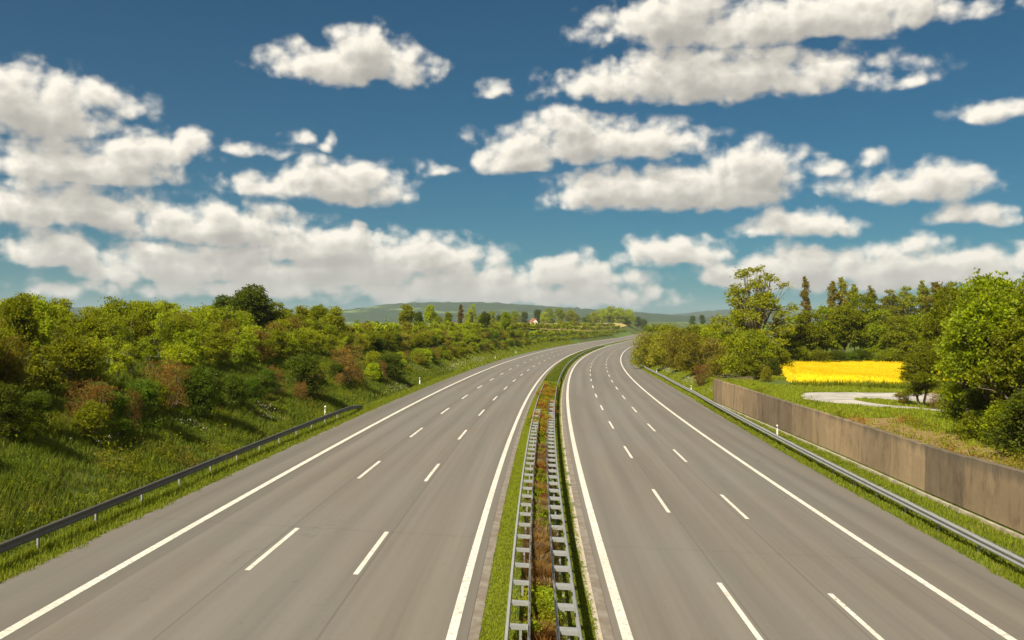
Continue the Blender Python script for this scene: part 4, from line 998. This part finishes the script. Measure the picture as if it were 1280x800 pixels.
def build_grass():
    rg = np.random.default_rng(3)
    def near(n, s0, s1, p=1.7): return s0 + (s1 - s0) * rg.uniform(0, 1, n) ** p
    # left bank: tall meadow grass up the slope
    n = 64000; s = near(n, 6, 150, 1.5); d = -14.7 - 11.0 * rg.uniform(0, 1, n) ** .85
    h = .34 + .22 * np.sin(s * .5 + d) * np.sin(d * .8) + rg.uniform(0, .22, n); h *= np.clip((-14.4 - d) / 1.3, .35, 1); grass('tall meadow grass on the slope of the cutting bank', s, d, h * .92, .0095 + s * .00016, 'grass_bank', 1, 5, spread=.12, lean=.75)
    n = 17000; s = near(n, 140, 480, 1.2); d = -14.0 - 6.5 * rg.uniform(0, 1, n); grass('sunlit grass on the bank along the far bend', s, d, .38, .05 + s * .0002, 'grass_verge', 2, 4, spread=.25)
    n = 13000; s = near(n, 4, 150, 1.6); d = LEDGE + .10 - 1.45 * rg.uniform(0, 1, n) + .10 * np.sin(s * 1.3) * np.sin(s * .47) + .05 * np.sin(s * 4.1); grass('short verge grass under the dull guard rail', s, d, .17 + .13 * np.clip((LEDGE - .3 - d) / .6, 0, 1), .012 + s * .00012, 'grass_verge', 4, 5)
    # median strips
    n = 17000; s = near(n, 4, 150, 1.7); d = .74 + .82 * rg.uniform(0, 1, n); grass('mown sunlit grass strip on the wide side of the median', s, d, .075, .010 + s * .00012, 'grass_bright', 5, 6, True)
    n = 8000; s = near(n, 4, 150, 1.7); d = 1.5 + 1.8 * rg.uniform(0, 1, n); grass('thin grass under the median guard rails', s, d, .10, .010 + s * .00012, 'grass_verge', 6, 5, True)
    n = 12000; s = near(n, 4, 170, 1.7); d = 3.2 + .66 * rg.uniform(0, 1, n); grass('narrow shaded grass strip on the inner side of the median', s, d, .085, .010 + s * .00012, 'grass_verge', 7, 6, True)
    n = 12000; s = near(n, 130, 430, 1.2); d = .9 + 2.9 * rg.uniform(0, 1, n); grass('grass of the median along the far bend', s, d, .30, .04 + s * .0002, 'grass_bank', 8, 4, True, .15)
    # right verge and slopes
    n = 20000; s = near(n, 8, 110, 1.4); e = redge(s); e = e - .12 * (np.sin(s * 1.1) * np.sin(s * .43) + .4 * np.sin(s * 3.7)); d = e + (wfront(s) - .15 - e) * rg.uniform(0, 1, n); grass('verge grass between guard rail and concrete wall', s, d, .15 + .07 * np.sin(s * 1.7 + d * 2) * np.sin(s * .37) + rg.uniform(0, .08, n), .012 + s * .00016, 'grass_verge', 9, 5)
    n = 30000; s = 98.2 + 150 * rg.uniform(0, 1, n) ** 1.4; e = redge(s); d = e - .05 + 11 * rg.uniform(0, 1, n); grass('bright grass slope inside the bend past the concrete wall', s, d, .30, .03 + s * .0001, 'grass_bright', 10, 5, spread=.14)
    n = 34000; s = 14 + 110 * rg.uniform(0, 1, n) ** .8; d = wfront(s) + .5 + 24 * rg.uniform(0, 1, n) ** 1.2
    X, Y = world(s, d); keep = np.ones(n, bool)
    for (px, py, pr) in ((75, 91.5, 5.6), (66, 91.3, 5.6), (58, 91.2, 5.6), (52, 91, 5.6), (47, 90.8, 5.6), (43, 90.5, 5.6), (40, 90.3, 5.6), (37, 90, 5.4), (34.5, 89.2, 4.8), (32.8, 88.4, 4.2), (30.4, 85.4, 2.9), (29, 82.5, 2.3), (29, 80, 2.0), (29.6, 78.2, 1.8), (31, 76, 1.6), (32.5, 74.5, 1.5), (34.6, 72.6, 1.45), (36.8, 71.4, .9)): keep &= (X - px) ** 2 + (Y - py) ** 2 > pr * pr
    keep &= ~((Y > 102.4) & (X > 29.5))
    bare = (Y > 36) & (Y < 66) & (d - wfront(s) < 4.2 + .8 * np.sin(Y * .7)); keep &= ~(bare & (rg.uniform(0, 1, n) < .86))
    s, d = s[keep], d[keep]; grass('rough grass around the gravel lane above the wall', s, d, .24, .03, 'grass_bright', 12, 5, spread=.15)
    # broad-leaved weeds mixed into the bank grass
    for seed, n, s0, s1, d0, d1, m, lab in ((31, 1500, 10, 130, -15.2, -22.5, 'leaf_green', 'broad-leaved weeds scattered in the bank grass'), (32, 420, 10, 130, -16.2, -22.5, 'leaf_dark', 'dark nettles in patches on the bank'), (33, 260, 12, 130, -15.5, -22, 'leaf_russet', 'dead reddish stalks in the bank grass'), (34, 300, 15, 100, 23.4, 29, 'leaf_green', 'broad-leaved weeds in the grass above the wall'), (35, 90, 22, 52, 23.4, 28, 'leaf_rust', 'rusty orange dead leaves and stalks on the soil above the wall'), (36, 240, 22, 60, 23.4, 29, 'leaf_olive', 'olive low scrub on the soil above the wall')):
        rgw = np.random.default_rng(seed); nc = max(8, n // 14); cs = s0 + (s1 - s0) * rgw.uniform(0, 1, nc) ** 1.3; cd = d0 + (d1 - d0) * rgw.uniform(0, 1, nc)
        k = rgw.integers(0, nc, n); s = cs[k] + rgw.normal(size=n) * .9; d = cd[k] + rgw.normal(size=n) * .5; d = np.clip(d, min(d0, d1), max(d0, d1)); X, Y = world(s, d); Z = ground_z(s, d)
        keep = (Y < 66) | (X < 26); X, Y, Z = X[keep], Y[keep], Z[keep]; hh = rgw.uniform(.25, .75, len(X))
        P = np.repeat(np.stack([X, Y, Z], -1), 26, 0); H_ = np.repeat(hh, 26); P = P + np.stack([rgw.normal(size=len(P)) * .2, rgw.normal(size=len(P)) * .2, H_ * rgw.uniform(.15, 1, len(P))], -1)
        V, F = leaves(rgw, P, .10, 1.6, .3); o = obj('weeds', np_mesh('weeds', V, F, m)); tag(o, lab, 'weeds', kind='stuff')
    # leafy stems along the ragged front margin of the rapeseed
    n = 5000; rgr = np.random.default_rng(44); X = 32 + 31 * rgr.uniform(0, 1, n); Y = 103.0 - .9 * rgr.uniform(0, 1, n) ** 1.6 * (1 + .5 * np.sin(X * 1.3)) + (X - 32) / 30.0; Z = np.array([gxy(a, b) for a, b in zip(X[::10], Y[::10])]).repeat(10)[:n]
    V, F = tufts(rgr, X, Y, Z, .35 + .6 * rgr.uniform(0, 1, n) ** 1.5, .03, 4, .15, .5); o = obj('grass', np_mesh('grass', V, F, 'grass_verge')); tag(o, 'leafy green stems at the ragged front margin of the rapeseed', 'grass', kind='stuff')
    # white umbels and pale grasses
    V = []; Fs = []
    rgf = np.random.default_rng(8); P = []
    for (s0, d0, k, sp, top) in ((50, -17.5, 34, 1.2, .8), (38, -18.2, 14, .5, .7), (92, -15.6, 60, 3.5, .5), (150, -16.2, 200, 11, .6), (185, -16.0, 160, 9, .6), (120, -17.3, 30, 2, .7), (130, 23.5, 160, 4, .7), (165, 23.2, 260, 7, .7), (108, 23.8, 60, 2, .6), (28, -18.5, 10, 1.0, .7), (66, -20, 12, 1.5, .9)):
        s = s0 + rgf.normal(size=k) * sp; d = d0 + rgf.normal(size=k) * .5; X, Y = world(s, d); P.append(np.stack([X, Y, ground_z(s, d) + top * rgf.uniform(.5, 1.1, k)], -1))
    P = np.concatenate(P); P = np.repeat(P, 5, 0) + rgf.normal(size=(len(P) * 5, 3)) * np.array([.09, .09, .03])
    V, F = leaves(rgf, P, .045, 1.1, 1.2); o = obj('wildflowers', np_mesh('wildflowers', V, F, 'white_flower')); tag(o, 'white umbel flowers scattered in the roadside grass', 'flowers', kind='stuff')
build_grass()

def build_extras():
    # bare reddish soil above the wall under the near trees
    V = []; n = 24
    for j in range(n + 1):
        for k in range(7):
            y = 36 + 30 * j / n; x = float(np.interp(y, _wy, _wx)) + .5 + (4.6 + .5 * math.sin(j * .9)) * k / 6; V.append((x, y, gxy(x, y) + .03))
    i = np.arange(n)[:, None] * 7 + np.arange(6)[None]; F = np.stack([i, i + 1, i + 8, i + 7], -1).reshape(-1, 4)
    o = obj('bare_soil', np_mesh('bare_soil', V, F, 'reddish_soil', True)); tag(o, 'reddish bare soil strip above the concrete wall', kind='structure')
    # far houses
    def house(x, y, rzv, w, l, h, rf, roofm, lab):
        g = gxy(x, y); r = empty('house', (x, y, g), rzv); m = MB(); m.box((0, 0, h / 2 - .5), (w, l, h + 1)); m.add([(-w / 2, -l / 2, h), (w / 2, -l / 2, h), (0, -l / 2, h + rf), (-w / 2, l / 2, h), (w / 2, l / 2, h), (0, l / 2, h + rf)], [(0, 1, 2), (5, 4, 3)]); m.build('wall', 'white_render', r)
        m = MB(); o_ = .5; zt = h + rf + .15
        for sgn in (-1, 1):
            A = [(sgn * (w / 2 + o_), -l / 2 - o_, h - o_ * rf / (w / 2) + .05), (0, -l / 2 - o_, zt - .1), (0, l / 2 + o_, zt - .1), (sgn * (w / 2 + o_), l / 2 + o_, h - o_ * rf / (w / 2) + .05)]
            m.hexa(A if sgn > 0 else A[::-1], [(a, b, c + .25) for a, b, c in (A if sgn > 0 else A[::-1])])
        rf_ = m.build('roof', roofm, r); m = MB(); m.box((w * .15, l * .2, h + rf), (.7, .7, 2.0)); m.build('chimney', roofm, rf_)
        for wx in (-w * .22, w * .22):
            for wz in (1.4,):
                m = MB(); m.box((wx, -l / 2 - .02, wz), (1.1, .10, 1.3)); m.build('window', 'window_glass', r)
        tag(r, lab, 'house')
    house(at(667, 930), 930, .25, 6.0, 8, 2.6, 3.0, 'red_tile', 'small white gabled house with red roof among the distant trees')
    # hills
    def ridge(Y, pts, depth, lab, seed):
        rg = np.random.default_rng(seed); us = np.arange(pts[0][0], pts[-1][0] + 1, 6.0); vt = np.interp(us, [p[0] for p in pts], [p[1] for p in pts])
        rowsn = 14; V = []
        for j in range(rowsn + 1):
            f = j / rowsn; prof = math.sin(min(1, f * 1.35) * math.pi / 2) ** 1.3 if f < .75 else 1 - ((f - .75) / .25) ** 2 * .8
            y = Y - depth * (.75 - f)
            for u, v in zip(us, vt):
                H_ = (402.2 - v) / 1147.1 * Y; x = (u - 631.8) / 1147.1 * Y
                V.append((x, y, -14 + (H_ + 22) * prof + rg.normal() * 3.0 * prof))
        n = len(us); i = np.arange(rowsn)[:, None] * n + np.arange(n - 1)[None]; F = np.stack([i, i + 1, i + n + 1, i + n], -1).reshape(-1, 4)
        o = obj('hill', np_mesh('hill', V, F, 'hill_woods', True)); tag(o, lab, kind='structure')
    ridge(5200, [(-1400, 396), (-900, 380), (-300, 386), (0, 382), (150, 386), (330, 394), (440, 388), (500, 380), (545, 378), (600, 378), (650, 381), (720, 386), (790, 390), (830, 394), (900, 399), (1000, 399), (1400, 396), (2400, 394)], 2200, 'long low wooded hill on the horizon', 1)
    ridge(7400, [(600, 397), (760, 396), (830, 393), (860, 391), (890, 388), (960, 386), (1040, 388), (1150, 391), (1300, 393), (2600, 395)], 2600, 'farther blue wooded hill inside the bend', 2)
build_extras()

# ------------------------------------------------------------------ the air
def build_haze():
    m, N, out = mat('haze_air')
    v = N.n('ShaderNodeVolumePrincipled'); v.inputs['Color'].default_value = (.80, .90, 1.0, 1); v.inputs['Density'].default_value = 7e-5; v.inputs['Anisotropy'].default_value = .2
    N.put(out, 'Volume', v.outputs[0])
    b = MB(); b.box((0, 3500, 80), (18000, 17000, 260)); o = b.build('haze', 'haze_air'); tag(o, 'thin bluish haze in the air', kind='stuff')
if True: build_haze()
